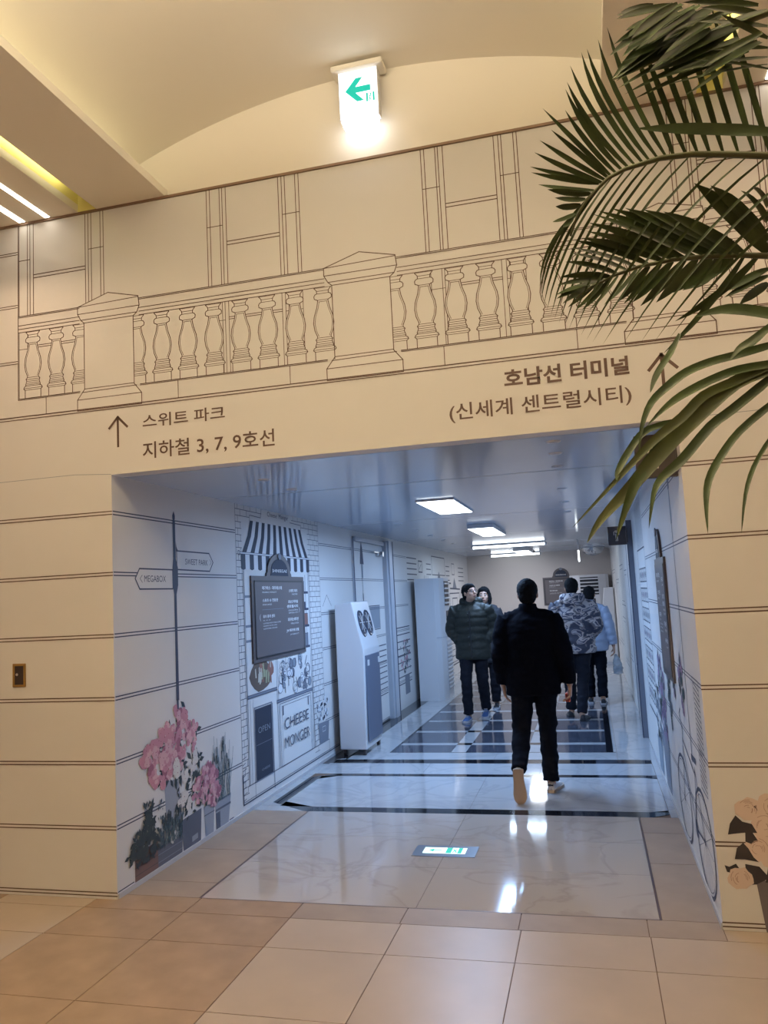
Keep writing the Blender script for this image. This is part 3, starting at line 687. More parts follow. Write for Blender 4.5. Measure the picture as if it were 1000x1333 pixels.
# lobby linear lights
def led(x, w_, label, side):
    t = empty('linear_light', (x, -.4, TOP), 0, label, 'light')
    box('channel', -w_ / 2, w_ / 2, -4.4, 4.49, .0, .03, M_white, t)
    box('diffuser', -w_ / 2 + .002, w_ / 2 - .002, -4.4, 4.485, -.003, .0, M_led, t)
led(-3.11, .036, 'thin glowing line light in the left ceiling, nearer the opening', 0)
led(-3.295, .046, 'wider glowing line light at the left edge of the ceiling', 0)
led(1.05, .036, 'thin glowing line light in the right ceiling, behind the palm', 1)
for x, s in ((-2.835, 'left'), (.775, 'right')):
    t = empty('coffer_light', (x, 0, TOP + .158), 0, 'warm light strip inside the yellow ceiling slot on the ' + s, 'light')
    box('strip', -.02, .02, -4.5, 3.9, -.012, 0, emit('coffer_led', (1, .92, .62), 10.0), t); box('base', -.03, .03, -4.6, 4.0, 0, .002, M_white, t)
for x, s in ((-2.56, 'left'), (.50, 'right')):
    t = empty('cove_light', (x, 0, TOP + .05), 0, 'hidden warm strip light in the cove on the %s of the vault' % s, 'light')
    box('strip', -.015, .015, -4.5, 4.0, .008, .016, emit('cove_led', (1, .84, .48), 6.0), t); box('base', -.025, .025, -4.6, 4.05, 0, .008, M_white, t)

# hanging exit sign of the lobby
M_green = emit('exit_green', (.0, .56, .40), 1.15)
ex = empty('exit_sign', (-1.045, 4.05, 4.535), .0, 'glowing exit sign with a green left arrow hanging from the vault', 'sign')
bm = bmesh.new(); add_box(bm, -.15, .15, -.06, .06, .02, .055, 0, .01); finish('mounting_plate', bm, M_vault, ex)
box('housing', -.115, .115, -.028, .03, -.262, .022, M_white, ex, .004)
box('lit_face', -.110, .110, -.031, -.027, -.258, .018, emit('sign_white', (1, 1, 1), 2.2), ex)
box('lower_lens', -.10, .10, -.03, .03, -.30, -.258, emit('sign_lens', (.95, .97, 1), 9), ex, .01)
A = Art(lambda u, v, h: (u, -.0312 - h, v), [M_green, emit('sign_white', (1, 1, 1), 2.2)])
A.fill([(-.075, -.10), (-.012, -.028), (.030, -.028), (-.010, -.08), (.075, -.08), (.075, -.115), (-.010, -.115), (.038, -.168), (-.005, -.168)][:0] or [(-.075, -.098), (-.012, -.028), (.030, -.028), (-.014, -.080), (-.014, -.116), (.034, -.168), (-.008, -.168)], 0, 2)
A.rect(-.014, .072, -.116, -.080, 0, 2)
A.rect(.045, .056, -.180, -.128, 0, 2); A.rect(.083, .094, -.180, -.128, 0, 2)
A.ell(.071, -.137, .005, .005, 0, 2, 8); A.line([(.070, -.143), (.066, -.160), (.073, -.176)], .005, 0, 2); A.line([(.066, -.160), (.060, -.176)], .005, 0, 2); A.line([(.060, -.150), (.070, -.146), (.079, -.152)], .004, 0, 2)
A.done('arrow_pictogram', ex)

# exit light set in the floor
fx = empty('floor_exit_light', (-1.0, 5.10, 0), 0, 'glowing green and white exit light set flush in the marble floor', 'sign')
bm = bmesh.new(); add_box(bm, -.205, .195, -.105, .105, .0004, .003, 0, .0008); finish('steel_frame', bm, mat('scuffed_steel', (.20, .21, .23), .35, metal=.7), fx)
box('lit_face', -.145, .125, -.048, .062, .003, .0042, emit('floor_sign_white', (.75, 1, .95), 1.7), fx)
A = Art(lambda u, v, h: (u, v, .0042 + h), [M_green])
A.fill([(-.115, .007), (-.080, .035), (-.080, .013), (-.03, .013), (-.03, .001), (-.080, .001), (-.080, -.022)], 0, 1)
A.rect(.0, .035, -.045, .058, 0, 1); A.rect(.075, .10, -.045, .058, 0, 1); A.line([(.042, .03), (.056, .005), (.068, -.03)], .008, 0, 1); A.line([(.066, .03), (.052, .0), (.044, -.03)], .007, 0, 1)
A.done('pictogram', fx)

# restroom flag signs
def flag_sign(x0, x1, y, z0, z1, label, tilt=0):
    t = empty('restroom_sign', (x1, y, (z0 + z1) / 2), 0, label, 'sign', 'dark restroom signs standing out from the right wall')
    w_, h = x1 - x0, (z1 - z0) / 2
    bm = bmesh.new(); add_box(bm, -w_, 0, -.02, .02, -h, h, 0, .004); finish('panel', bm, M_dark, t)
    cxp = -w_ * .52; k = h / .115
    A = Art(lambda u, v, hh: (u, -.0202 - hh, v), [mat('sign_print', (.50, .44, .38), .5)])
    A.line([(cxp - .030 * k, .012 * k), (cxp - .030 * k, .045 * k), (cxp - .016 * k, .060 * k), (cxp + .016 * k, .060 * k), (cxp + .030 * k, .045 * k), (cxp + .030 * k, .012 * k)], .010 * k, 0, 1)
    A.line([(cxp - .009 * k, .02 * k), (cxp - .009 * k, -.062 * k)], .011 * k, 0, 1); A.line([(cxp + .009 * k, .02 * k), (cxp + .009 * k, -.062 * k)], .011 * k, 0, 1); A.ell(cxp, .052 * k, .018 * k, .018 * k, 0, 1, 10)
    A.done('person_symbol', t)
    bm = bmesh.new(); add_box(bm, -.006, .012, -.03, .03, -h * .8, h * .8, 0, .002); finish('bracket', bm, M_dark, t)
    return t
flag_sign(.275, .478, 4.26, 2.15, 2.375, 'dark square restroom sign at the right corner of the opening, behind palm leaves')
flag_sign(.225, .418, 8.86, 2.035, 2.235, 'smaller dark restroom sign farther in, on top of the slate door frame')

# directory boards
M_board = mat('board_brown', (.135, .115, .12), .45); M_bfr = mat('board_frame', (.10, .085, .09), .4); M_txt = mat('board_print', (.85, .84, .84), .5)
def board(u0, u1, v0, v1, to3d, label, arch=True, text='full', flip=False):
    t = tag(bpy.data.objects.new('directory_board', None), label, 'sign', 'brown directory boards on the corridor walls'); C.objects.link(t)
    o0 = Vector(to3d((u0 + u1) / 2, v0, 0)); t.location = o0
    loc = lambda u, v, h: tuple(Vector(to3d(u, v, h)) - o0)
    def slab(name, pts, h0, h1, m):
        bm = bmesh.new(); a = [bm.verts.new(loc(u, v, h0)) for u, v in pts]; b = [bm.verts.new(loc(u, v, h1)) for u, v in pts]
        bm.faces.new(a[::-1]); bm.faces.new(b)
        for i in range(len(pts)): j = (i + 1) % len(pts); bm.faces.new((a[i], a[j], b[j], b[i]))
        bmesh.ops.recalc_face_normals(bm, faces=bm.faces); return finish(name, bm, m, t)
    cu = (u0 + u1) / 2; W = u1 - u0
    R_ = lambda a, b, c, d: [(a, c), (b, c), (b, d), (a, d)]
    slab('frame', R_(u0, u1, v0, v1), .001, .016, M_bfr); slab('face', R_(u0 + .045 * W, u1 - .04 * W, v0 + .035, v1 - .045), .016, .019, M_board)
    A = Art(lambda u, v, h: loc(u, v, .0188 + h), [M_black]); A.orect(u0 + .045 * W, u1 - .04 * W, v0 + .035, v1 - .045, .014, 0, 1); A.done('inner_border', t)
    if arch:
        ap = [(cu - W * .24, v1), (cu - W * .23, v1 + .03)] + [(cu + W * .22 * math.cos(a), v1 + .03 + .17 * math.sin(a)) for a in [PI * (1 - i / 12) for i in range(13)]] + [(cu + W * .23, v1 + .03), (cu + W * .24, v1)]
        slab('arched_top', ap, .001, .018, M_bfr)
        ap = [(cu - W * .17, v1 + .005)] + [(cu + W * .16 * math.cos(a), v1 + .04 + .115 * math.sin(a)) for a in [PI * (1 - i / 10) for i in range(11)]] + [(cu + W * .17, v1 + .005)]
        slab('arch_panel', ap, .018, .021, M_navy)
        q = slab('finial', [(cu + .035 * math.cos(a), v1 + .178 + .030 * math.sin(a)) for a in [i * PI / 6 for i in range(12)]], .018, .026, M_gr)
        lettering('shop_name', [('SHINSEGAE', cu - .14 * W, cu + .14 * W, v1 + .035, v1 + .062, .0)], lambda u, v, h: loc(u, v, .021 + h), M_txt, t, 1)
    P = lambda a, b: (u0 + a * W, v0 + b * (v1 - v0))
    def ln(txt, a0, a1, b0, b1, bold=.01): x0, y0 = P(a0, b0); x1, y1 = P(a1, b1); return (txt, x0, x1, y0, y1, bold)
    rows = [ln('메가박스 · 파미에스테', .17, .53, .835, .88, .02), ln('MEGABOX, FAMILLE ST', .17, .43, .795, .815, 0), ln('스포츠 슈 전문관', .17, .45, .69, .73, .02), ln('SPORTS SHOES', .17, .33, .65, .668, 0),
            ln('유아 휴게 센터', .17, .38, .50, .54, .02), ln('3F, 4F, 5F', .17, .30, .465, .48, 0), ln('LOUNGE AND CHILD CARE', .17, .49, .432, .447, 0), ln('NURSING ROOM, DESK', .17, .42, .40, .415, 0), ln('CUSTOMER CENTER', .17, .42, .368, .383, 0),
            ln('스위트 파크', .67, .85, .80, .84, .02), ln('SWEET PARK', .73, .85, .765, .783, 0), ln('호남선 터미널', .65, .85, .66, .70, .02), ln('센트럴시티', .62, .85, .60, .64, .02), ln('HONAM LINE TERMINAL', .65, .85, .56, .578, 0), ln('CENTRAL CITY', .65, .85, .528, .545, 0),
            ln('파미에스테이션', .63, .85, .43, .475, .02), ln('FAMILLE STATION', .69, .85, .39, .41, 0), ln('JW 메리어트 호텔', .60, .85, .29, .335, .02), ln('JW MARRIOTT', .67, .85, .25, .27, 0), ln('(', .115, .13, .47, .55, 0), ln(')', .87, .885, .53, .60, 0)]
    if text == 'short': rows = [r_ for i, r_ in enumerate(rows) if i in (0, 1, 2, 3, 4, 6, 7)]
    lettering('printed_lettering', rows, lambda u, v, h: loc(u, v, .019 + h), M_txt, t, 1)
    A = Art(lambda u, v, h: loc(u, v, .019 + h), [M_inkl]); A.line([P(.16, .60), P(.55, .60)], .003); A.done('divider', t)
    return t
board(6.045, 7.27, 1.125, 1.84, on_left, 'tall brown directory board with arched top over the printed cheese shop')
board(5.36, 6.05, .98, 1.78, lambda u, v, h: on_right(11.41 - u, v, h), 'brown directory board seen edge-on on the right corridor wall')
board(-1.015, -.20, 1.22, 1.84, on_end, 'brown directory board with arched top on the far end wall', text='short')

# wall socket
ws = empty('wall_socket', (-3.34, YF, 1.258), 0, 'small brass-rimmed dark wall socket on the left of the facade', 'socket')
box('brass_plate', -.045, .045, -.008, 0, -.069, .069, mat('brass', (.42, .27, .10), .3, metal=.9), ws, .003); box('dark_insert', -.027, .032, -.011, -.007, -.055, .055, mat('dark_socket', (.03, .02, .02), .4), ws, .002)
bm = bmesh.new(); add_cyl(bm, (-.01, -.013, .005), (-.01, -.010, .005), .008); finish('screw', bm, M_metal, ws)

# ------------------------------------------------------------------ APPLIANCES
def side_prism(name, pts_xz, y0, y1, m, parent, bev=.006):
    bm = bmesh.new(); a = [bm.verts.new((x, y0, z)) for x, z in pts_xz]; b = [bm.verts.new((x, y1, z)) for x, z in pts_xz]
    fs = [bm.faces.new(a), bm.faces.new(b[::-1])]
    for i in range(len(pts_xz)): j = (i + 1) % len(pts_xz); fs.append(bm.faces.new((a[i], b[i], b[j], a[j])))
    bmesh.ops.recalc_face_normals(bm, faces=fs)
    if bev: bmesh.ops.bevel(bm, geom=list(bm.edges), offset=bev, segments=2, affect='EDGES', profile=.5)
    return finish(name, bm, m, parent)
# standing air purifier near the mouth of the corridor, x towards the corridor, y along the wall
ap = empty('air_purifier', (-2.62, 8.0, 0), 0, 'tall white free-standing air purifier with two round dark vents beside the cheese shop print', 'air purifier')
side_prism('body', [(0, .06), (.285, .06), (.298, 1.075), (.185, 1.575), (0, 1.55)], 0, .64, M_white, ap, .010)
box('front_panel', .293, .305, .045, .595, .13, 1.01, mat('grey_front_panel', (.13, .16, .23), .35), ap, .004)
nrm = Vector((.50, 0, .115)).normalized()
def on_slope(y, s, h):   # s metres up the slanted face
    p0 = Vector((.298, 0, 1.075)); d = (Vector((.185, 0, 1.575)) - p0).normalized(); return p0 + d * s + Vector((0, y, 0)) + Vector((.975, 0, .22)) * h
for yy in (.19, .43):
    bm = bmesh.new(); n = 24
    ring = lambda r, h: [bm.verts.new(on_slope(yy + r * math.cos(2 * PI * i / n), .27 + r * 1.25 * math.sin(2 * PI * i / n), h)) for i in range(n)]
    a, b, c = ring(.118, -.002), ring(.112, .012), ring(.095, .006)
    for p, q in ((a, b), (b, c)):
        for i in range(n): bm.faces.new((p[i], p[(i + 1) % n], q[(i + 1) % n], q[i]))
    bm.faces.new(c); bmesh.ops.recalc_face_normals(bm, faces=bm.faces)
    v = finish('round_vent', bm, mat('vent_dark', (.05, .06, .09), .25), ap)
    bm = bmesh.new()
    for k in range(4):
        t = k * PI / 4; d = Vector((math.cos(t), math.sin(t)))
        add_cyl(bm, on_slope(yy - d.x * .092, .28 - d.y * .105, .009), on_slope(yy + d.x * .092, .28 + d.y * .105, .009), .003, n=6)
    finish('vent_bars', bm, M_white, v)
for yy in (.10, .52):
    box('panel_catch', .304, .312, yy, yy + .06, .90, .96, M_white, ap, .002)
for (x, yy) in ((.04, .05), (.25, .05), (.04, .59), (.25, .59)):
    bm = bmesh.new(); add_cyl(bm, (x - .014, yy, .03), (x + .014, yy, .03), .03); add_box(bm, x - .018, x + .018, yy - .012, yy + .012, .045, .065); finish('caster', bm, M_dark, ap)
# tall floor-standing air conditioners
def aircon(loc, rz, label):
    t = empty('air_conditioner', loc, rz, label, 'air conditioner', 'tall white floor-standing air conditioners')
    pts = [(0, 0), (.30, 0), (.37, .06), (.42, .20), (.42, .62), (.37, .76), (.30, .82), (0, .82)]
    prism('body', pts, .0, 1.85, M_white, t)
    bm = bmesh.new(); add_prism(bm, [(.31, -.004), (.375, .055), (.426, .20), (.426, .62), (.375, .765), (.31, .824)], .94, .948); finish('joint_line', bm, M_frame, t)
    box('upper_outlet', .418, .424, .22, .60, 1.42, 1.80, M_black, t)
    for k in range(5): box('louvre', .422, .445, .22, .60, 1.45 + k * .075, 1.475 + k * .075, M_white, t, .003)
    box('lower_grille', .418, .424, .20, .62, .14, .88, M_frame, t)
    for k in range(12): box('slat', .422, .436, .20, .62, .16 + k * .06, .178 + k * .06, M_white, t)
    box('control_panel', .420, .426, .30, .52, 1.2, 1.34, M_dark, t)
    return t
aircon((-2.62, 12.0, 0), 0, 'tall white air conditioner against the left wall behind the man in the olive coat')
aircon((-.42, 18.14, 0), -PI / 2, 'white air conditioner with dark louvres against the far end wall')
# slim white kiosk at the far right
kt = empty('white_kiosk', (.215, 16.9, 0), 0, 'slim white leaning kiosk against the right wall near the far end', 'kiosk')
side_prism('body', [(0, .06), (.235, .06), (.235, 1.56), (.06, 1.56), (.0, 1.10)], 0, .55, M_white, kt, .01)
box('base', -.04, .235, -.02, .57, 0, .06, M_frame, kt, .004); box('slot', -.003, .003, .1, .45, .3, .9, M_inkl, kt)
# convex mirror dome and edge-on hanging sign
mt = empty('mirror_dome', (.11, 17.3, H), 0, 'half-round convex mirror dome under the ceiling at the far end', 'mirror')
bm = bmesh.new(); bmesh.ops.create_uvsphere(bm, u_segments=28, v_segments=14, radius=.24, matrix=Matrix.Diagonal((1, 1, .75, 1)))
bmesh.ops.delete(bm, geom=[v for v in bm.verts if v.co.z > .005], context='VERTS')
finish('dome', bm, mat('mirror', (.55, .58, .62), .05, metal=1), mt, True)
bm = bmesh.new()
for i in range(28):
    a, b = 2 * PI * i / 28, 2 * PI * (i + 1) / 28; add_cyl(bm, (.245 * math.cos(a), .245 * math.sin(a), -.006), (.245 * math.cos(b), .245 * math.sin(b), -.006), .007, n=6)
finish('rim', bm, M_frame, mt)
hs = empty('hanging_sign', (-.145, 14.0, 2.2), 0, 'thin glowing sign seen edge-on, hanging on chains near the far end', 'sign')
box('lit_panel', -.012, .012, -.25, .25, -.16, .02, emit('hanging_sign_lamp', (.9, .97, 1), 3.5), hs, .003); box('top_rail', -.016, .016, -.26, .26, .02, .035, M_metal, hs)
for s in (-.2, .2):
    bm = bmesh.new()
    for k in range(8): add_ball(bm, (0, s, .045 + k * .0235), (.007, .007, .012), 1)
    finish('chain', bm, M_metal, hs)
cd = empty('ceiling_detector', (-1.15, 17.4, H), 0, 'tiny dark round detector on the ceiling by the far wall', 'detector')
bm = bmesh.new(); add_cyl(bm, (0, 0, -.03), (0, 0, 0), .05, .06); finish('body', bm, M_dark, cd); bm = bmesh.new(); add_ball(bm, (0, 0, -.03), .03); finish('sensor', bm, M_black, cd)

# ------------------------------------------------------------------ PEOPLE
def loft(bm, pts, rad, n=12, aref=(1, 0, 0)):
    """tube of elliptical sections; rad = (half width along aref, half depth)"""
    pts = [Vector(p) for p in pts]; rings = []; aref = Vector(aref)
    for i, p in enumerate(pts):
        t = (pts[min(i + 1, len(pts) - 1)] - pts[max(i - 1, 0)]).normalized()
        a = aref - t * aref.dot(t)
        if a.length < .15: a = Vector((0, 1, 0)) - t * t.y
        a.normalize(); b = t.cross(a); r = rad[i] if isinstance(rad[i], (tuple, list)) else (rad[i], rad[i])
        rings.append([bm.verts.new(p + a * r[0] * math.cos(2 * PI * k / n) + b * r[1] * math.sin(2 * PI * k / n)) for k in range(n)])
    for r0, r1 in zip(rings, rings[1:]):
        for k in range(n): bm.faces.new((r0[k], r0[(k + 1) % n], r1[(k + 1) % n], r1[k]))
    bm.faces.new(rings[0][::-1]); bm.faces.new(rings[-1])
def capsule(bm, a, b, r0, r1=None):
    r1 = r0 if r1 is None else r1; a = Vector(a); b = Vector(b); d = (b - a).normalized()
    loft(bm, [a - d * r0 * .8, a - d * r0 * .3, a, b, b + d * r1 * .3, b + d * r1 * .8], [r0 * .5, r0 * .93, r0, r1, r1 * .93, r1 * .5], 8)
def lerp_list(pts, rad, k):
    """insert k-1 points between neighbours"""
    P, R = [], []
    for i in range(len(pts) - 1):
        for j in range(k):
            t = j / k; P.append(Vector(pts[i]).lerp(Vector(pts[i + 1]), t))
            a = rad[i] if isinstance(rad[i], tuple) else (rad[i],) * 2; b = rad[i + 1] if isinstance(rad[i + 1], tuple) else (rad[i + 1],) * 2
            R.append((a[0] + (b[0] - a[0]) * t, a[1] + (b[1] - a[1]) * t))
    P.append(Vector(pts[-1])); R.append(rad[-1]); return P, R
def fuse(name, bm, vox, m, parent, sm=4, amp=0.0, fr=14.0, seed=0):
    me = bpy.data.meshes.new('raw'); bmesh.ops.recalc_face_normals(bm, faces=bm.faces); bm.to_mesh(me); bm.free()
    o = bpy.data.objects.new('raw', me); C.objects.link(o)
    r = o.modifiers.new('r', 'REMESH'); r.mode = 'VOXEL'; r.voxel_size = vox
    s = o.modifiers.new('s', 'SMOOTH'); s.iterations = sm; s.factor = .5
    bpy.context.view_layer.update()
    me2 = bpy.data.meshes.new_from_object(o.evaluated_get(bpy.context.evaluated_depsgraph_get()))
    C.objects.unlink(o); bpy.data.objects.remove(o)
    if amp:
        nn = [v.normal.copy() for v in me2.vertices]
        for v, nv in zip(me2.vertices, nn):
            q = v.co * fr + Vector((seed, seed * 2, 0)); q.z *= 1.7
            v.co += nv * amp * (noise.noise(q) + .5 * noise.noise(q * 2.3))
    me2.materials.clear(); me2.materials.append(m)
    for p in me2.polygons: p.use_smooth = True
    me2.name = name
    o = bpy.data.objects.new(name, me2); C.objects.link(o)
    if parent is not None: o.parent = parent
    return o
def hand(bm, wrist, d, pn, thumb, curl=.5, k=1.0):
    """d: finger direction, pn: palm normal, thumb: +-1 side of the thumb along d x pn"""
    d = Vector(d).normalized(); pn = Vector(pn); pn = (pn - d * pn.dot(d)).normalized(); s = d.cross(pn) * thumb; w0 = Vector(wrist)
    loft(bm, [w0 - d * .02, w0 + d * .015 * k, w0 + d * .05 * k, w0 + d * .088 * k, w0 + d * .096 * k], [(.024 * k, .018 * k), (.030 * k, .018 * k), (.041 * k, .017 * k), (.040 * k, .014 * k), (.032 * k, .010 * k)], 12, s)
    for i, ln in enumerate((.070, .080, .074, .058)):
        base = w0 + d * (.088 - .004 * abs(i - 1.3)) * k + s * (.033 - i * .022) * k; dd = (d + s * (.10 - i * .09)).normalized(); p = base; a = curl * (.45 + .12 * i)
        for j, f in enumerate((.45, .30, .25)):
            dd = (dd * math.cos(a) + pn * math.sin(a)).normalized(); q = p + dd * ln * f * k; capsule(bm, p, q, (.0088 - j * .0008) * k, (.0082 - j * .0008) * k); p = q
            a = curl * .75
    p = w0 + d * .022 * k + s * .026 * k; dd = (d * .7 + s * .75 + pn * .25).normalized()
    for ln, r in ((.036, .0115), (.030, .0100), (.024, .009)):
        q = p + dd * ln * k; capsule(bm, p, q, r * k, r * .92 * k); p = q; dd = (dd + d * .35 + pn * .2 * (1 + curl) - s * .15).normalized()
def head(bm, c, R, k=1.0):
    T = lambda x, y, z: Vector(c) + R @ (Vector((x, y, z)) * k)
    add_ball(bm, T(0, -.008, .022), (.076 * k, .094 * k, .090 * k), 3, R); add_ball(bm, T(0, .022, -.038), (.058 * k, .066 * k, .072 * k), 3, R)
    add_ball(bm, T(0, .058, -.082), (.026 * k, .022 * k, .020 * k), 2, R)                      # chin
    loft(bm, [T(0, .080, .018), T(0, .094, -.004), T(0, .104, -.020), T(0, .090, -.032)], [(.009 * k, .010 * k), (.011 * k, .012 * k), (.017 * k, .013 * k), (.012 * k, .008 * k)], 10, R @ Vector((1, 0, 0)))
    for s in (-1, 1):
        add_ball(bm, T(s * .077, -.004, -.008), (.010 * k, .018 * k, .031 * k), 2, R); add_ball(bm, T(s * .040, .060, -.022), (.022 * k, .020 * k, .024 * k), 2, R)
        add_ball(bm, T(s * .030, .074, .030), (.026 * k, .012 * k, .008 * k), 2, R)
    add_ball(bm, T(0, .084, -.053), (.024 * k, .009 * k, .009 * k), 2, R)
def face_parts(root, c, R, k=1.0, glasses=False):
    T = lambda x, y, z: Vector(c) + R @ (Vector((x, y, z)) * k)
    for s in (-1, 1):
        bm = bmesh.new(); add_ball(bm, T(s * .031, .076, .008), (.014 * k, .008 * k, .0075 * k), 2, R); e = finish('eye', bm, mat('eye_white', (.6, .57, .55), .2), root, True)
        bm = bmesh.new(); add_ball(bm, T(s * .031, .082, .008), (.006 * k, .0035 * k, .0065 * k), 2, R); finish('iris', bm, M_black, e, True)
        bm = bmesh.new(); loft(bm, [T(s * .012, .086, .030), T(s * .032, .083, .036), T(s * .052, .070, .030)], [(.003 * k, .004 * k)] * 3, 8, R @ Vector((0, 0, 1))); finish('eyebrow', bm, M_hair, root, True)
    bm = bmesh.new(); loft(bm, [T(-.026, .084, -.056), T(-.010, .095, -.054), T(.010, .095, -.054), T(.026, .084, -.056)], [(.004 * k, .003 * k), (.007 * k, .005 * k), (.007 * k, .005 * k), (.004 * k, .003 * k)], 8, R @ Vector((0, 0, 1)))
    finish('lips', bm, mat('lips', (.36, .15, .12), .5), root, True)
    if glasses:
        bm = bmesh.new()
        for s in (-1, 1):
            for i in range(16):
                a, b = 2 * PI * i / 16, 2 * PI * (i + 1) / 16
                add_cyl(bm, T(s * .033 + .025 * math.cos(a), .096, .006 + .020 * math.sin(a)), T(s * .033 + .025 * math.cos(b), .096, .006 + .020 * math.sin(b)), .0022, n=6)
            add_cyl(bm, T(s * .058, .095, .010), T(s * .082, -.005, .008), .002, n=6)
        add_cyl(bm, T(-.009, .098, .010), T(.009, .098, .010), .002, n=6); finish('glasses', bm, M_black, root)
def shoe(root, heel, toe, up, m, msole, mtop=None, name='shoe', k=1.0):
    """heel/toe: points of the sole's bottom line"""
    h = Vector(heel); t = (Vector(toe) - h); ln = t.length; t.normalize(); up = Vector(up); up = (up - t * up.dot(t)).normalized(); r = t.cross(up)
    prof = [(0, .022, .055), (.03, .034, .075), (.12, .038, .088), (.25, .037, .085), (.38, .038, .070), (.55, .043, .058), (.72, .049, .048), (.86, .046, .042), (.95, .034, .034), (1.0, .016, .022)]
    bm = bmesh.new(); rings = []
    for s, w_, hh in prof:
        c = h + t * ln * s; ring = []
        for i in range(14):
            a = 2 * PI * i / 14; x = math.copysign(abs(math.cos(a)) ** .8, math.cos(a)) * w_ * (1 if math.sin(a) < 0 else .86); z = .012 + (hh - .012) * max(0, math.sin(a)) ** .9
            ring.append(bm.verts.new(c + r * x + up * z))
        rings.append(ring)
    for a, b in zip(rings, rings[1:]):
        for i in range(14): bm.faces.new((a[i], a[(i + 1) % 14], b[(i + 1) % 14], b[i]))
    bm.faces.new(rings[0][::-1]); bm.faces.new(rings[-1]); bmesh.ops.recalc_face_normals(bm, faces=bm.faces)
    o = finish(name, bm, m, root, True)
    bm = bmesh.new(); top, bot = [], []
    out = [(s, w_) for s, w_, _ in prof] ; loop = [(s, w_ * 1.06) for s, w_ in out] + [(s, -w_ * 1.06) for s, w_ in out[::-1]]
    for s, w_ in loop: top.append(bm.verts.new(h + t * ln * (s * 1.02 - .01) + r * w_ + up * .024)); bot.append(bm.verts.new(h + t * ln * (s * 1.02 - .01) + r * w_ * .97))
    bm.faces.new(top); bm.faces.new(bot[::-1])
    for i in range(len(top)): j = (i + 1) % len(top); bm.faces.new((top[i], bot[i], bot[j], top[j]))
    bmesh.ops.recalc_face_normals(bm, faces=bm.faces); finish('sole', bm, msole, o)
    if mtop:
        for q in range(3): bm = bmesh.new(); add_cyl(bm, h + t * ln * (.42 + q * .09) + up * (.078 - q * .010) - r * .022, h + t * ln * (.42 + q * .09) + up * (.078 - q * .010) + r * .022, .004, n=6); finish('lace', bm, mtop, o)
        bm = bmesh.new(); loft(bm, [h + up * .060 + t * .004 - r * .02, h + up * .062 - t * .004, h + up * .060 + t * .004 + r * .02], [.008] * 3, 8); finish('heel_tab', bm, mtop, o)
    return o
def rotz(a): return Matrix.Rotation(a, 3, 'Z')

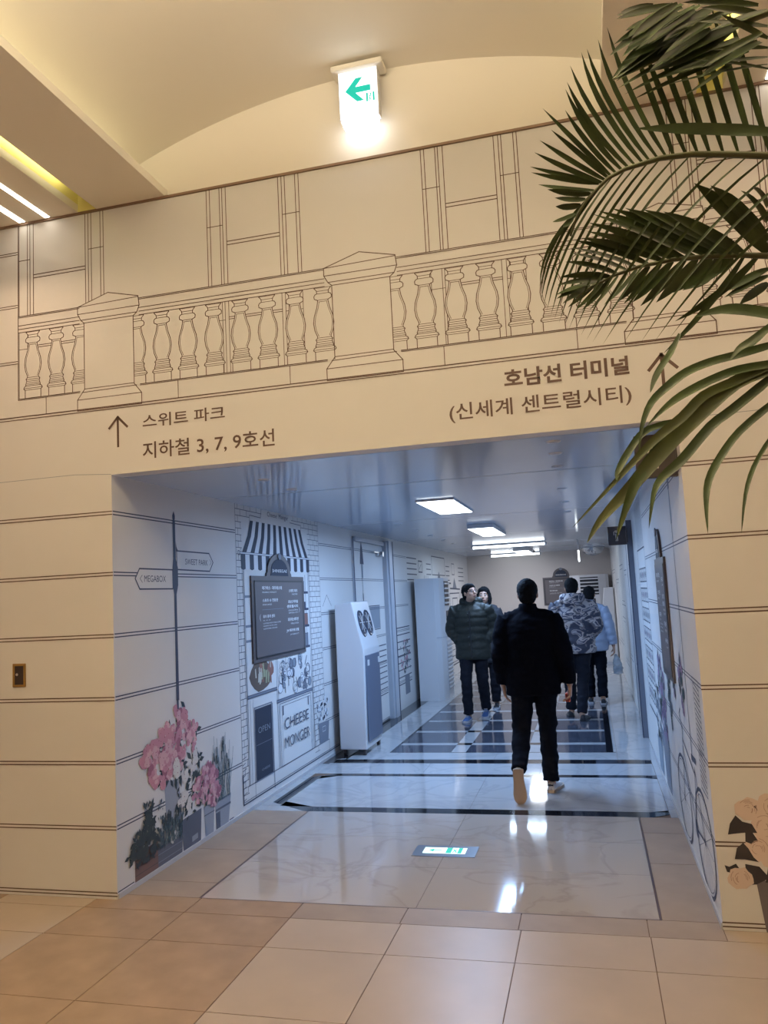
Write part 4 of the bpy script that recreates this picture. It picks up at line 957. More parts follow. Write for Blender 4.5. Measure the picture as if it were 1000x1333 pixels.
def person(label, loc, rz, J, jacket_m, trouser_m, shoes, k_head=1.0, yaw=0.0, pitch=0.0, roll=0.0, puff=0.0, hem=.74, hood=False, collar=True, glasses=False, hair='short',
           girth=1.0, sleeve=.062, seam=None, vox=.006, group=None, skin=M_skin, trouser_r=1.0):
    root = empty('person', loc, rz, label, 'person')
    V = Vector; hp, hd = V(J['pelvis']), V(J['head']); nk = V(J['neck']); ch = V(J['chest'])
    R = (Matrix.Rotation(yaw, 3, 'Z') @ Matrix.Rotation(pitch, 3, 'X') @ Matrix.Rotation(roll, 3, 'Y'))
    # --- body, one continuous surface
    bm = bmesh.new()
    loft(bm, [hp + V((0, 0, -.06)), hp, hp.lerp(ch, .5), ch, nk - V((0, 0, .06)), nk - V((0, 0, .02))], [(.10, .07), (.135, .085), (.13, .09), (.165, .10), (.12, .07), (.06, .055)], 16)
    loft(bm, [nk - V((0, 0, .06)), nk, hd - R @ V((0, .01, .06)), hd], [.058, .054, .054, .045], 12)
    head(bm, hd, R, k_head)
    for s in ('L', 'R'):
        sh, el, wr = V(J['sh' + s]), V(J['el' + s]), V(J['wr' + s]); h_, kn, an = V(J['hip' + s]), V(J['kn' + s]), V(J['an' + s])
        loft(bm, [sh.lerp(nk, .4) + V((0, 0, -.05)), sh + V((0, 0, -.035)), sh.lerp(el, .5), el, el.lerp(wr, .4), wr], [.05, .045, .044, .037, .036, .025], 10)
        sg = -1 if s == 'L' else 1
        if J.get('hand' + s, True):
            d = V(J.get('hd' + s, (0, .1, -1))); hand(bm, wr, d, J.get('pn' + s, (-sg, 0, 0)), J.get('th' + s, 1), J.get('curl' + s, .6))
        loft(bm, [hp.lerp(h_, .8), h_, h_.lerp(kn, .5), kn, kn.lerp(an, .35), an, an - V((0, 0, .05))], [.07, .070, .060, .048, .050, .036, .034], 12)
    body = fuse('body', bm, vox, skin, root, 3)
    face_parts(root, hd, R, k_head, glasses)
    # --- hair
    T = lambda x, y, z: hd + R @ (V((x, y, z)) * k_head)
    bm = bmesh.new()
    add_ball(bm, T(0, -.018, .036), (.086 * k_head, .098 * k_head, .094 * k_head), 3, R); add_ball(bm, T(0, -.048, -.012), (.074 * k_head, .062 * k_head, .078 * k_head), 3, R)
    if hair in ('short', 'long'): add_ball(bm, T(.01, .045, .082), (.060 * k_head, .045 * k_head, .034 * k_head), 2, R); add_ball(bm, T(-.045, .028, .062), (.030 * k_head, .040 * k_head, .040 * k_head), 2, R); add_ball(bm, T(.048, .028, .060), (.028 * k_head, .040 * k_head, .040 * k_head), 2, R)
    if hair == 'long': 
        for s in (-1, 1): loft(bm, [T(s * .07, .0, .03), T(s * .08, .005, -.05), T(s * .07, .0, -.14)], [.03, .03, .02], 10)
        add_ball(bm, T(0, -.04, -.09), (.075, .05, .09), 2, R)
    fuse('hair' if hair != 'cap' else 'beanie', bm, .006, M_hair, root, 2, .004, 60)
    # --- trousers
    bm = bmesh.new()
    loft(bm, [hp + V((0, 0, .10)), hp, hp - V((0, 0, .07)), hp - V((0, 0, .12))], [(.155 * girth, .115), (.172 * girth, .125), (.165 * girth, .12), (.10, .09)], 18)
    for s in ('L', 'R'):
        h_, kn, an = V(J['hip' + s]), V(J['kn' + s]), V(J['an' + s]); q = trouser_r
        P, Rr = lerp_list([h_ + V((0, 0, .03)), h_.lerp(kn, .35), kn, kn.lerp(an, .45), kn.lerp(an, .88), kn.lerp(an, 1.0)], [.098 * q, .092 * q, .074 * q, .070 * q, .064 * q, .066 * q], 2); loft(bm, P, Rr, 14)
    fuse('trousers', bm, .011, trouser_m, root, 3, .012, 9, 3)
    # --- jacket
    bm = bmesh.new(); g = girth
    base = [(hem, .205 * g, .150), (hem + .03, .208 * g, .152), (hp.z + .05, .200 * g, .148), (hp.lerp(ch, .45).z, .195 * g, .145), (ch.z - .06, .205 * g, .150), (ch.z + .04, .210 * g, .145), (nk.z - .085, .190 * g, .118), (nk.z - .045, .125 * g, .090), (nk.z - .01, .075, .070)]
    P, Rr = [], []
    for i in range(len(base) - 1):
        for j in range(4):
            t = j / 4; z, a, b = [base[i][q] + (base[i + 1][q] - base[i][q]) * t for q in range(3)]
            f = min(1, max(0, (z - hp.z) / (nk.z - hp.z))); c = hp.lerp(nk, f); P.append(V((c.x, c.y, z)))
            pf = 1 + puff * abs(math.sin((z - hem) * PI / .105)) ** .7 - puff * .6 if z < nk.z - .10 else 1; Rr.append((a * pf, b * pf))
    P.append(V((nk.x, nk.y, nk.z - .01))); Rr.append((.075, .070)); loft(bm, P, Rr, 28)
    if collar: loft(bm, [nk + V((0, 0, -.05)), nk + V((0, -.005, .0)), nk + V((0, -.008, .045)), nk + V((0, -.008, .052))], [(.085, .08), (.078, .075), (.074, .072), (.062, .060)], 16)
    if hood:
        for i in range(9):
            a = PI * (.08 + .84 * i / 8) + PI; add_ball(bm, nk + V((.105 * math.cos(a), .085 * math.sin(a) - .015, .015)), (.058, .055, .060), 2)
        add_ball(bm, nk + V((0, -.125, -.03)), (.11, .055, .085), 2)
    for s in ('L', 'R'):
        sh, el, wr = V(J['sh' + s]), V(J['el' + s]), V(J['wr' + s]); pts = [sh.lerp(nk, .45) + V((0, 0, -.05)), sh + V((0, 0, -.012)), sh.lerp(el, .5), el, el.lerp(wr, .5), wr + (el - wr).normalized() * .03]
        rr = [sleeve * .95, sleeve * 1.08, sleeve * 1.1, sleeve, sleeve * .93, sleeve * .80]; loft(bm, [nk + V((0, 0, -.035)), sh.lerp(nk, .5) + V((0, 0, -.022)), sh + V((0, 0, .0))], [.060, .062, .058], 12); P, Rr = lerp_list(pts, rr, 4)
        Rr = [(a[0] * (1 + puff * 1.3 * (abs(math.sin(i * PI / 3)) - .6)),) * 2 if isinstance(a, tuple) else (a, a) for i, a in enumerate(Rr)]; loft(bm, P, Rr, 16)
    fuse('jacket', bm, .0095, jacket_m, root, 3, .009 if not puff else .006, 8, 7)
    # --- shoes
    for s in ('L', 'R'):
        m, ms, mt_ = shoes; shoe(root, J['heel' + s], J['toe' + s], J.get('up' + s, (0, 0, 1)), m, ms, mt_)
    return root, R

M_blackcoat = mat('black_wool', (.0045, .005, .009), .95, spec=.08, bump=.25, scale=90); M_trou = mat('black_trousers', (.006, .007, .012), .9, spec=.1)
M_olive = mat('olive_nylon', (.019, .022, .017), .62, spec=.4, bump=.3, scale=40); M_navyt = mat('dark_navy_trousers', (.011, .012, .019), .85, spec=.2)
M_ltblue = mat('light_blue_nylon', (.36, .42, .55), .55, bump=.2, scale=30); M_shwhite = mat('white_leather', (.62, .58, .56), .5); M_gum = mat('gum_sole', (.36, .27, .20), .6)
M_shblue = mat('blue_sneaker', (.07, .14, .32), .6); M_pale = mat('pale_sole', (.45, .45, .48), .6); M_shblk = mat('black_shoe', (.02, .02, .025), .5)
def camo():
    m = bpy.data.materials.new('camouflage_nylon'); m.use_nodes = True; nt = m.node_tree; b = nt.nodes['Principled BSDF']; b.inputs['Roughness'].default_value = .6
    tc = nt.nodes.new('ShaderNodeTexCoord'); mp = nt.nodes.new('ShaderNodeMapping'); mp.inputs['Scale'].default_value = (7, 7, 12); nt.links.new(tc.outputs['Object'], mp.inputs['Vector'])
    n = nt.nodes.new('ShaderNodeTexNoise'); n.inputs['Scale'].default_value = 1.0; n.inputs['Detail'].default_value = 1.5; n.inputs['Distortion'].default_value = .8; nt.links.new(mp.outputs[0], n.inputs['Vector'])
    r = nt.nodes.new('ShaderNodeValToRGB'); r.color_ramp.interpolation = 'CONSTANT'; e = r.color_ramp.elements
    e[0].position = 0; e[0].color = (.035, .036, .06, 1); e[1].position = .46; e[1].color = (.14, .12, .13, 1)
    for p, c in ((.50, (.42, .36, .34, 1)), (.57, (.055, .055, .09, 1)), (.63, (.30, .27, .28, 1))): k = e.new(p); k.color = c
    nt.links.new(n.outputs['Fac'], r.inputs['Fac']); nt.links.new(r.outputs['Color'], b.inputs['Base Color']); return m
M_camo = camo()

# man in black seen from behind, mid-stride; x right, y away from the camera
J = dict(pelvis=(.0, .0, .90), chest=(-.01, .03, 1.24), neck=(-.005, .03, 1.45), head=(0.0, .05, 1.575),
         shL=(-.195, .03, 1.385), elL=(-.255, -.03, 1.10), wrL=(-.245, .05, .84), shR=(.185, .03, 1.375), elR=(.265, -.04, 1.09), wrR=(.285, .04, .835),
         hipL=(-.088, 0, .88), knL=(-.115, -.02, .50), anL=(-.13, -.30, .24), hipR=(.088, 0, .88), knR=(.085, .10, .49), anR=(.085, .06, .085),
         hdL=(.10, .15, -1), pnL=(1, .1, 0), thL=-1, curlL=.55, hdR=(-.05, .12, -1), pnR=(-1, .1, 0), thR=1, curlR=.9,
         heelL=(-.135, -.372, .262), toeL=(-.128, -.345, .004), upL=(0, 1, .1), heelR=(.080, .0, 0), toeR=(.135, .27, 0))
man, _ = person('person in black jacket and trousers walking away up the corridor, one white shoe lifted', (-.50, 6.58, 0), 0, J, M_blackcoat, M_trou, (M_shwhite, M_gum, M_black), hem=.77, girth=1.05, sleeve=.070, vox=.0055)
rh = empty('red_pouch', (-.50 + .262, 6.58 + .065, .735), 0, 'small red-orange object in the right hand of the person in black', 'pouch')
bm = bmesh.new(); add_box(bm, -.020, .020, -.03, .03, -.035, .035, 0, .008); finish('pouch', bm, mat('red_orange', (.45, .06, .03), .5), rh); bm = bmesh.new(); add_box(bm, -.022, .022, -.032, .032, .012, .018, 0, .001); finish('flap_edge', bm, mat('dark_red', (.18, .02, .02), .5), rh)

# man in the olive coat, walking towards the camera, looking up to his left
J = dict(pelvis=(0, 0, .93), chest=(0, -.02, 1.27), neck=(0, .0, 1.475), head=(.0, .035, 1.60),
         shL=(-.205, 0, 1.40), elL=(-.285, -.05, 1.13), wrL=(-.155, .045, .97), shR=(.205, 0, 1.40), elR=(.285, -.05, 1.13), wrR=(.155, .045, .97),
         hipL=(-.09, 0, .9), knL=(-.09, -.02, .50), anL=(-.08, -.30, .11), hipR=(.09, 0, .9), knR=(.10, .10, .50), anR=(.105, .04, .085),
         hdL=(.25, -.15, -1), pnL=(.2, -1, 0), thL=-1, hdR=(-.25, -.15, -1), pnR=(-.2, -1, 0), thR=1,
         heelL=(-.08, -.34, .045), toeL=(-.08, -.08, 0), upL=(0, .1, 1), heelR=(.10, -.02, 0), toeR=(.125, .25, 0))
coat, Rc = person('person with glasses in a dark olive puffer coat, hands in pockets, looking aside', (-1.50, 10.2, 0), PI, J, M_olive, M_navyt, (M_shblue, M_pale, M_pale), yaw=.85, pitch=.20, puff=.10, hem=.76, girth=1.10, sleeve=.078, hood=True, glasses=True, vox=.006)
bm = bmesh.new()
for z in (.95, 1.05, 1.15, 1.25, 1.34): add_ball(bm, (.02, .185, z), (.010, .007, .010), 1)
add_box(bm, -.005, .005, .165, .183, .78, 1.38, 0, .002); finish('coat_placket', bm, M_metal if False else M_black, coat)

# companion hidden behind him
J2 = dict(J); J2.update(pelvis=(0, 0, .90), chest=(0, 0, 1.22), neck=(0, .0, 1.42), head=(0, .03, 1.55), shL=(-.17, 0, 1.35), elL=(-.22, -.02, 1.08), wrL=(-.21, .06, .85), shR=(.17, 0, 1.35), elR=(.22, -.02, 1.08), wrR=(.21, .06, .85), hdL=(0, .1, -1), hdR=(0, .1, -1), pnL=(1, 0, 0), pnR=(-1, 0, 0),
          hipL=(-.085, 0, .87), knL=(-.085, .05, .48), anL=(-.085, .0, .085), hipR=(.085, 0, .87), knR=(.085, .0, .48), anR=(.085, -.15, .085), heelL=(-.085, -.05, 0), toeL=(-.09, .20, 0), heelR=(.085, -.20, 0), toeR=(.09, .05, 0))
person('person in dark clothes with long dark hair, mostly hidden behind the olive coat', (-1.455, 11.25, 0), PI, J2, mat('charcoal_coat', (.03, .03, .036), .8), M_navyt, (M_shblk, M_pale, None), hem=.62, hair='long', k_head=1.03, vox=.008)

# person in the camouflage jacket, walking away
J = dict(pelvis=(.02, 0, .92), chest=(0, .02, 1.26), neck=(.0, .03, 1.465), head=(.0, .055, 1.60),
         shL=(-.205, .02, 1.39), elL=(-.275, -.03, 1.13), wrL=(-.16, .17, 1.05), shR=(.205, .02, 1.39), elR=(.275, -.03, 1.12), wrR=(.17, .15, .98),
         hipL=(-.075, 0, .9), knL=(-.10, .10, .50), anL=(-.11, .20, .10), hipR=(.095, 0, .9), knR=(.06, .02, .50), anR=(.02, -.12, .09),
         hdL=(.6, .6, .2), pnL=(.6, -.6, 0), thL=-1, hdR=(-.6, .6, 0), pnR=(-.6, -.6, 0), thR=1,
         heelL=(-.12, .16, 0), toeL=(-.14, .42, 0), heelR=(.02, -.17, 0), toeR=(.08, .10, 0))
person('person in a grey camouflage puffer jacket and dark beanie, walking away', (-.225, 10.15, 0), 0, J, M_camo, M_navyt, (M_shblk, M_shblk, None), puff=.08, hem=.80, girth=1.10, sleeve=.080, hood=True, hair='cap', k_head=1.0, vox=.007)

# person in light blue ahead of the camouflage jacket
J = dict(pelvis=(0, 0, .86), chest=(0, .0, 1.18), neck=(0, .02, 1.37), head=(0.0, .04, 1.49),
         shL=(-.17, 0, 1.29), elL=(-.22, -.02, 1.03), wrL=(-.15, .14, .92), shR=(.175, 0, 1.29), elR=(.245, -.03, 1.02), wrR=(.275, .0, .77),
         hipL=(-.08, 0, .84), knL=(-.08, .06, .46), anL=(-.08, .02, .085), hipR=(.08, 0, .84), knR=(.09, .0, .46), anR=(.08, -.12, .10),
         hdL=(.3, .5, -.5), pnL=(1, 0, 0), thL=-1, hdR=(.02, .05, -1), pnR=(-1, 0, 0), thR=1, curlR=.9,
         heelL=(-.08, -.03, 0), toeL=(-.09, .20, 0), heelR=(.08, -.17, 0), toeR=(.09, .07, 0))
person('person in a light blue padded jacket carrying a plastic bag, half hidden', (-.02, 11.5, 0), 0, J, M_ltblue, M_trou, (M_shblk, M_pale, None), puff=.09, hem=.72, sleeve=.072, k_head=.97, vox=.008)
pb = empty('plastic_bag', (.275, 11.50, .625), 0, 'small clear plastic bag hanging from the hand of the person in light blue', 'bag')
bm = bmesh.new(); loft(bm, [(-.0, 0, .04), (0, 0, 0), (.005, 0, -.06), (.015, 0, -.16), (.015, 0, -.225), (.015, 0, -.235)], [(.012, .01), (.03, .025), (.055, .035), (.068, .045), (.062, .04), (.03, .02)], 14)
fuse('bag_film', bm, .009, mat('clear_film', (.62, .68, .74), .25, spec=.5, trans=.55), pb, 2, .010, 25); bm = bmesh.new(); add_ball(bm, (.02, 0, -.16), (.04, .028, .045), 2); finish('contents', bm, mat('grey_contents', (.22, .24, .28), .5), pb)
PALM_FRONDS = [
 ([(0.701, 2.0, 2.537), (0.593, 2.0, 2.603), (0.494, 2.0, 2.629), (0.399, 2.0, 2.651), (0.324, 2.0, 2.666), (0.251, 2.0, 2.67), (0.212, 2.0, 2.665), (0.165, 2.0, 2.658), (0.122, 2.0, 2.642), (0.066, 2.0, 2.594), (0.041, 2.0, 2.56), (0.019, 2.0, 2.506)], [
  ((0.5,2.0,2.63),(0.46,1.96,2.799),(0.417,1.9,2.96),0.0145),
  ((0.464,2.0,2.644),(0.424,1.96,2.814),(0.381,1.9,2.975),0.0145),
  ((0.429,2.0,2.65),(0.388,1.96,2.815),(0.344,1.9,2.972),0.0145),
  ((0.395,2.0,2.657),(0.357,1.96,2.816),(0.317,1.9,2.966),0.0145),
  ((0.365,2.0,2.66),(0.323,1.96,2.81),(0.28,1.9,2.951),0.0145),
  ((0.338,2.0,2.663),(0.294,1.96,2.803),(0.249,1.9,2.934),0.0145),
  ((0.31,2.0,2.669),(0.264,1.96,2.8),(0.218,1.9,2.922),0.0145),
  ((0.282,2.0,2.67),(0.241,1.96,2.799),(0.198,1.9,2.921),0.0145),
  ((0.263,2.0,2.674),(0.179,1.968,2.834),(0.145,1.92,2.989),0.0135),
  ((0.243,2.0,2.673),(0.146,1.968,2.831),(0.121,1.92,2.963),0.0135),
  ((0.223,2.0,2.671),(0.122,1.968,2.825),(0.093,1.92,2.944),0.0135),
  ((0.206,2.0,2.669),(0.102,1.968,2.818),(0.079,1.92,2.938),0.0135),
  ((0.188,2.0,2.665),(0.086,1.968,2.799),(0.05,1.92,2.909),0.0135),
  ((0.171,2.0,2.663),(0.078,1.968,2.768),(0.039,1.92,2.868),0.0135),
  ((0.156,2.0,2.658),(0.072,1.968,2.752),(0.034,1.92,2.85),0.0135),
  ((0.141,2.0,2.653),(0.073,1.968,2.724),(0.029,1.92,2.796),0.0135),
  ((0.129,2.0,2.647),(0.059,1.968,2.723),(-0.024,1.92,2.811),0.0135),
  ((0.123,2.0,2.642),(0.061,1.968,2.697),(-0.008,1.92,2.751),0.0135),
  ((0.116,2.0,2.637),(0.042,1.968,2.679),(-0.037,1.92,2.729),0.0135),
  ((0.109,2.0,2.631),(0.028,1.968,2.663),(-0.052,1.92,2.7),0.0135),
  ((0.105,2.0,2.634),(0.018,1.98,2.655),(-0.067,1.95,2.682),0.012),
  ((0.099,2.0,2.631),(0.016,1.98,2.645),(-0.065,1.95,2.666),0.012),
  ((0.086,2.0,2.616),(0.017,1.98,2.62),(-0.05,1.95,2.631),0.016),
  ((0.077,2.0,2.608),(0.024,1.98,2.608),(-0.028,1.95,2.614),0.016),
  ((0.064,2.0,2.597),(0.026,1.98,2.59),(-0.012,1.95,2.589),0.016),
  ((0.051,2.0,2.584),(0.019,1.98,2.571),(-0.012,1.95,2.566),0.016),
  ((0.035,2.0,2.564),(0.006,1.98,2.542),(-0.022,1.95,2.527),0.016),
  ((0.028,2.0,2.556),(0.015,1.98,2.529),(0.003,1.95,2.509),0.016),
  ((0.688,2.0,2.573),(0.459,2.048,2.488),(0.248,2.12,2.245),0.0075),
  ((0.641,2.0,2.588),(0.413,2.048,2.489),(0.21,2.12,2.24),0.0075),
  ((0.593,2.0,2.603),(0.37,2.048,2.494),(0.177,2.12,2.244),0.0075),
  ((0.544,2.0,2.617),(0.321,2.048,2.497),(0.133,2.12,2.246),0.0075),
  ((0.494,2.0,2.629),(0.268,2.048,2.501),(0.081,2.12,2.25),0.0075),
  ((0.452,2.0,2.639),(0.231,2.048,2.507),(0.056,2.12,2.26),0.0075),
  ((0.409,2.0,2.649),(0.2,2.048,2.513),(0.041,2.12,2.268),0.0075),
  ((0.366,2.0,2.657),(0.169,2.048,2.52),(0.028,2.12,2.283),0.0075),
  ((0.322,2.0,2.666),(0.135,2.048,2.525),(0.011,2.12,2.293),0.0075),
  ((0.287,2.0,2.669),(0.109,2.048,2.529),(-0.002,2.12,2.304),0.0075),
  ((0.251,2.0,2.67),(0.083,2.048,2.53),(-0.014,2.12,2.312),0.0075),
  ((0.223,2.0,2.667),(0.061,2.048,2.532),(-0.027,2.12,2.324),0.0075),
  ((0.195,2.0,2.665),(0.039,2.048,2.534),(-0.038,2.12,2.336),0.0075),
  ((0.167,2.0,2.658),(0.019,2.048,2.533),(-0.047,2.12,2.346),0.0075),
  ((0.138,2.0,2.649),(-0.002,2.048,2.532),(-0.057,2.12,2.36),0.0075),
  ((0.114,2.0,2.635),(-0.018,2.048,2.531),(-0.064,2.12,2.376),0.0075),
  ((0.089,2.0,2.617),(-0.035,2.048,2.528),(-0.069,2.12,2.394),0.0075),
  ((0.07,2.0,2.598),(-0.046,2.048,2.527),(-0.069,2.12,2.416),0.0075),
  ((0.051,2.0,2.577),(-0.056,2.048,2.523),(-0.07,2.12,2.433),0.0075),
 ]),
 ([(0.716, 2.12, 2.329), (0.602, 2.12, 2.392), (0.499, 2.12, 2.426), (0.444, 2.12, 2.437), (0.353, 2.12, 2.448), (0.273, 2.12, 2.452), (0.19, 2.12, 2.447), (0.121, 2.12, 2.432), (0.058, 2.12, 2.408), (0.022, 2.12, 2.385)], [
  ((0.447,2.12,2.436),(0.355,2.072,2.5),(0.246,2.0,2.531),0.034),
  ((0.433,2.12,2.439),(0.325,2.072,2.509),(0.199,2.0,2.545),0.034),
  ((0.411,2.12,2.442),(0.292,2.072,2.516),(0.157,2.0,2.556),0.03),
  ((0.388,2.12,2.446),(0.265,2.072,2.52),(0.125,2.0,2.561),0.026),
  ((0.36,2.12,2.448),(0.235,2.072,2.521),(0.093,2.0,2.56),0.024),
  ((0.331,2.12,2.449),(0.213,2.072,2.518),(0.078,2.0,2.554),0.022),
  ((0.302,2.12,2.451),(0.193,2.072,2.509),(0.067,2.0,2.533),0.022),
  ((0.279,2.12,2.452),(0.178,2.072,2.498),(0.061,2.0,2.511),0.02),
  ((0.249,2.12,2.453),(0.156,2.072,2.491),(0.046,2.0,2.496),0.02),
  ((0.213,2.12,2.449),(0.129,2.072,2.488),(0.03,2.0,2.492),0.018),
  ((0.183,2.12,2.446),(0.108,2.072,2.477),(0.017,2.0,2.475),0.018),
  ((0.159,2.12,2.441),(0.093,2.072,2.468),(0.013,2.0,2.462),0.018),
  ((0.134,2.12,2.435),(0.076,2.072,2.454),(0.002,2.0,2.44),0.017),
  ((0.115,2.12,2.43),(0.058,2.072,2.432),(-0.015,2.0,2.402),0.016),
  ((0.097,2.12,2.425),(0.045,2.072,2.419),(-0.023,2.0,2.382),0.015),
  ((0.078,2.12,2.421),(0.032,2.072,2.404),(-0.029,2.0,2.357),0.015),
  ((0.062,2.12,2.414),(0.025,2.072,2.396),(-0.027,2.0,2.347),0.014),
  ((0.052,2.12,2.408),(0.028,2.072,2.386),(-0.013,2.0,2.332),0.013),
  ((0.5,2.12,2.435),(0.421,2.072,2.534),(0.323,2.0,2.591),0.04),
  ((0.503,2.12,2.466),(0.442,2.072,2.543),(0.36,2.0,2.578),0.03),
  ((0.508,2.12,2.516),(0.477,2.072,2.556),(0.426,2.0,2.553),0.026),
  ((0.511,2.12,2.554),(0.493,2.072,2.575),(0.453,2.0,2.555),0.022),
  ((0.477,2.12,2.43),(0.392,2.16,2.35),(0.277,2.22,2.319),0.02),
  ((0.444,2.12,2.435),(0.369,2.16,2.331),(0.24,2.22,2.234),0.016),
  ((0.416,2.12,2.435),(0.37,2.16,2.414),(0.303,2.22,2.402),0.03),
  ((0.388,2.12,2.441),(0.37,2.16,2.418),(0.339,2.22,2.403),0.028),
  ((0.365,2.12,2.443),(0.329,2.16,2.417),(0.278,2.22,2.399),0.03),
  ((0.331,2.12,2.445),(0.29,2.16,2.408),(0.233,2.22,2.378),0.026),
  ((0.302,2.12,2.447),(0.253,2.16,2.407),(0.192,2.22,2.374),0.024),
  ((0.272,2.12,2.448),(0.228,2.16,2.414),(0.171,2.22,2.387),0.022),
  ((0.243,2.12,2.446),(0.202,2.16,2.413),(0.149,2.22,2.387),0.02),
  ((0.213,2.12,2.444),(0.178,2.16,2.415),(0.131,2.22,2.393),0.02),
  ((0.183,2.12,2.441),(0.152,2.16,2.416),(0.109,2.22,2.398),0.018),
  ((0.158,2.12,2.437),(0.133,2.16,2.41),(0.096,2.22,2.39),0.016),
  ((0.134,2.12,2.43),(0.102,2.16,2.403),(0.057,2.22,2.382),0.016),
  ((0.115,2.12,2.427),(0.083,2.16,2.402),(0.037,2.22,2.385),0.014),
  ((0.097,2.12,2.423),(0.065,2.16,2.401),(0.019,2.22,2.387),0.013),
  ((0.078,2.12,2.419),(0.043,2.16,2.405),(-0.001,2.22,2.398),0.012),
  ((0.496,2.12,2.392),(0.451,2.16,2.391),(0.397,2.22,2.381),0.022),
  ((0.494,2.12,2.374),(0.453,2.16,2.375),(0.405,2.22,2.367),0.02),
  ((0.492,2.12,2.355),(0.47,2.16,2.353),(0.441,2.22,2.342),0.024),
 ]),
 ([(0.679, 1.85, 2.764), (0.581, 1.85, 2.861), (0.494, 1.85, 2.891), (0.412, 1.85, 2.873), (0.333, 1.85, 2.859), (0.258, 1.85, 2.838), (0.198, 1.85, 2.819), (0.143, 1.85, 2.806)], [
  ((0.308,1.85,2.931),(0.216,1.818,2.861),(0.135,1.77,2.757),0.026),
  ((0.338,1.85,2.912),(0.233,1.818,2.85),(0.14,1.77,2.753),0.028),
  ((0.351,1.85,2.888),(0.245,1.818,2.833),(0.143,1.77,2.749),0.026),
  ((0.385,1.85,2.859),(0.267,1.818,2.815),(0.146,1.77,2.731),0.018),
  ((0.413,1.85,2.832),(0.288,1.818,2.792),(0.16,1.77,2.714),0.012),
  ((0.441,1.85,2.808),(0.309,1.818,2.772),(0.174,1.77,2.697),0.01),
  ((0.288,1.85,2.942),(0.22,1.818,2.886),(0.165,1.77,2.81),0.018),
  ((0.31,1.85,2.949),(0.218,1.818,2.908),(0.145,1.77,2.837),0.016),
  ((0.29,1.85,2.96),(0.216,1.818,2.941),(0.155,1.77,2.897),0.018),
  ((0.248,1.85,2.97),(0.2,1.818,2.95),(0.157,1.77,2.905),0.016),
  ((0.411,1.85,2.87),(0.312,1.818,2.807),(0.214,1.77,2.756),0.036),
  ((0.438,1.85,2.881),(0.343,1.818,2.843),(0.246,1.77,2.772),0.03),
  ((0.464,1.85,2.84),(0.348,1.818,2.783),(0.233,1.77,2.735),0.022),
  ((0.479,1.85,2.785),(0.378,1.818,2.78),(0.274,1.77,2.743),0.012),
  ((0.477,1.85,2.768),(0.361,1.818,2.758),(0.241,1.77,2.716),0.01),
  ((0.367,1.85,2.893),(0.26,1.818,2.855),(0.158,1.77,2.791),0.024),
  ((0.33,1.85,2.938),(0.26,1.818,2.9),(0.195,1.77,2.835),0.022),
  ((0.478,1.85,2.889),(0.409,1.818,2.898),(0.335,1.77,2.881),0.018),
  ((0.486,1.85,2.858),(0.406,1.818,2.867),(0.323,1.77,2.85),0.018),
  ((0.471,1.85,2.914),(0.386,1.818,2.922),(0.297,1.77,2.902),0.016),
  ((0.481,1.85,2.807),(0.415,1.818,2.805),(0.346,1.77,2.777),0.01),
  ((0.43,1.85,2.913),(0.352,1.818,2.889),(0.272,1.77,2.84),0.018),
  ((0.489,1.85,2.898),(0.421,1.818,2.872),(0.35,1.77,2.821),0.018),
  ((0.481,1.85,2.755),(0.4,1.818,2.771),(0.315,1.77,2.762),0.008),
  ((0.267,1.85,2.941),(0.217,1.818,2.913),(0.172,1.77,2.864),0.018),
  ((0.453,1.85,2.825),(0.374,1.818,2.75),(0.284,1.77,2.684),0.01),
  ((0.483,1.85,2.83),(0.429,1.818,2.848),(0.373,1.77,2.855),0.014),
  ((0.33,1.807,2.916),(0.262,1.775,2.871),(0.202,1.727,2.798),0.0139),
  ((0.361,1.822,2.862),(0.283,1.79,2.814),(0.213,1.742,2.74),0.0212),
  ((0.391,1.821,2.896),(0.328,1.789,2.857),(0.272,1.741,2.791),0.0133),
  ((0.46,1.819,2.805),(0.383,1.787,2.765),(0.312,1.739,2.699),0.0216),
  ((0.357,1.888,2.937),(0.278,1.856,2.888),(0.207,1.808,2.811),0.0223),
  ((0.3,1.818,2.912),(0.225,1.786,2.861),(0.158,1.738,2.783),0.0181),
  ((0.387,1.855,2.938),(0.304,1.823,2.888),(0.229,1.775,2.812),0.0224),
  ((0.353,1.885,2.918),(0.278,1.853,2.871),(0.211,1.805,2.796),0.0226),
  ((0.384,1.816,2.883),(0.311,1.784,2.839),(0.245,1.736,2.768),0.0172),
  ((0.351,1.863,2.908),(0.29,1.831,2.868),(0.236,1.783,2.801),0.0126),
  ((0.354,1.9,2.954),(0.281,1.868,2.907),(0.216,1.82,2.833),0.0161),
  ((0.325,1.828,2.918),(0.26,1.796,2.874),(0.204,1.748,2.804),0.0196),
  ((0.366,1.89,2.926),(0.298,1.858,2.882),(0.237,1.81,2.812),0.0187),
  ((0.313,1.862,2.966),(0.247,1.83,2.92),(0.189,1.782,2.847),0.0212),
  ((0.329,1.804,2.902),(0.266,1.772,2.86),(0.211,1.724,2.79),0.0175),
  ((0.434,1.896,2.876),(0.35,1.864,2.83),(0.273,1.816,2.757),0.0208),
  ((0.292,1.841,2.947),(0.208,1.809,2.89),(0.133,1.761,2.806),0.0213),
  ((0.465,1.819,2.826),(0.388,1.787,2.786),(0.317,1.739,2.72),0.0155),
  ((0.376,1.833,2.921),(0.308,1.801,2.878),(0.247,1.753,2.808),0.0235),
  ((0.29,1.836,2.953),(0.226,1.804,2.908),(0.171,1.756,2.834),0.0214),
  ((0.344,1.821,2.924),(0.261,1.789,2.871),(0.186,1.741,2.792),0.0171),
  ((0.296,1.815,2.935),(0.234,1.783,2.89),(0.179,1.735,2.818),0.0201),
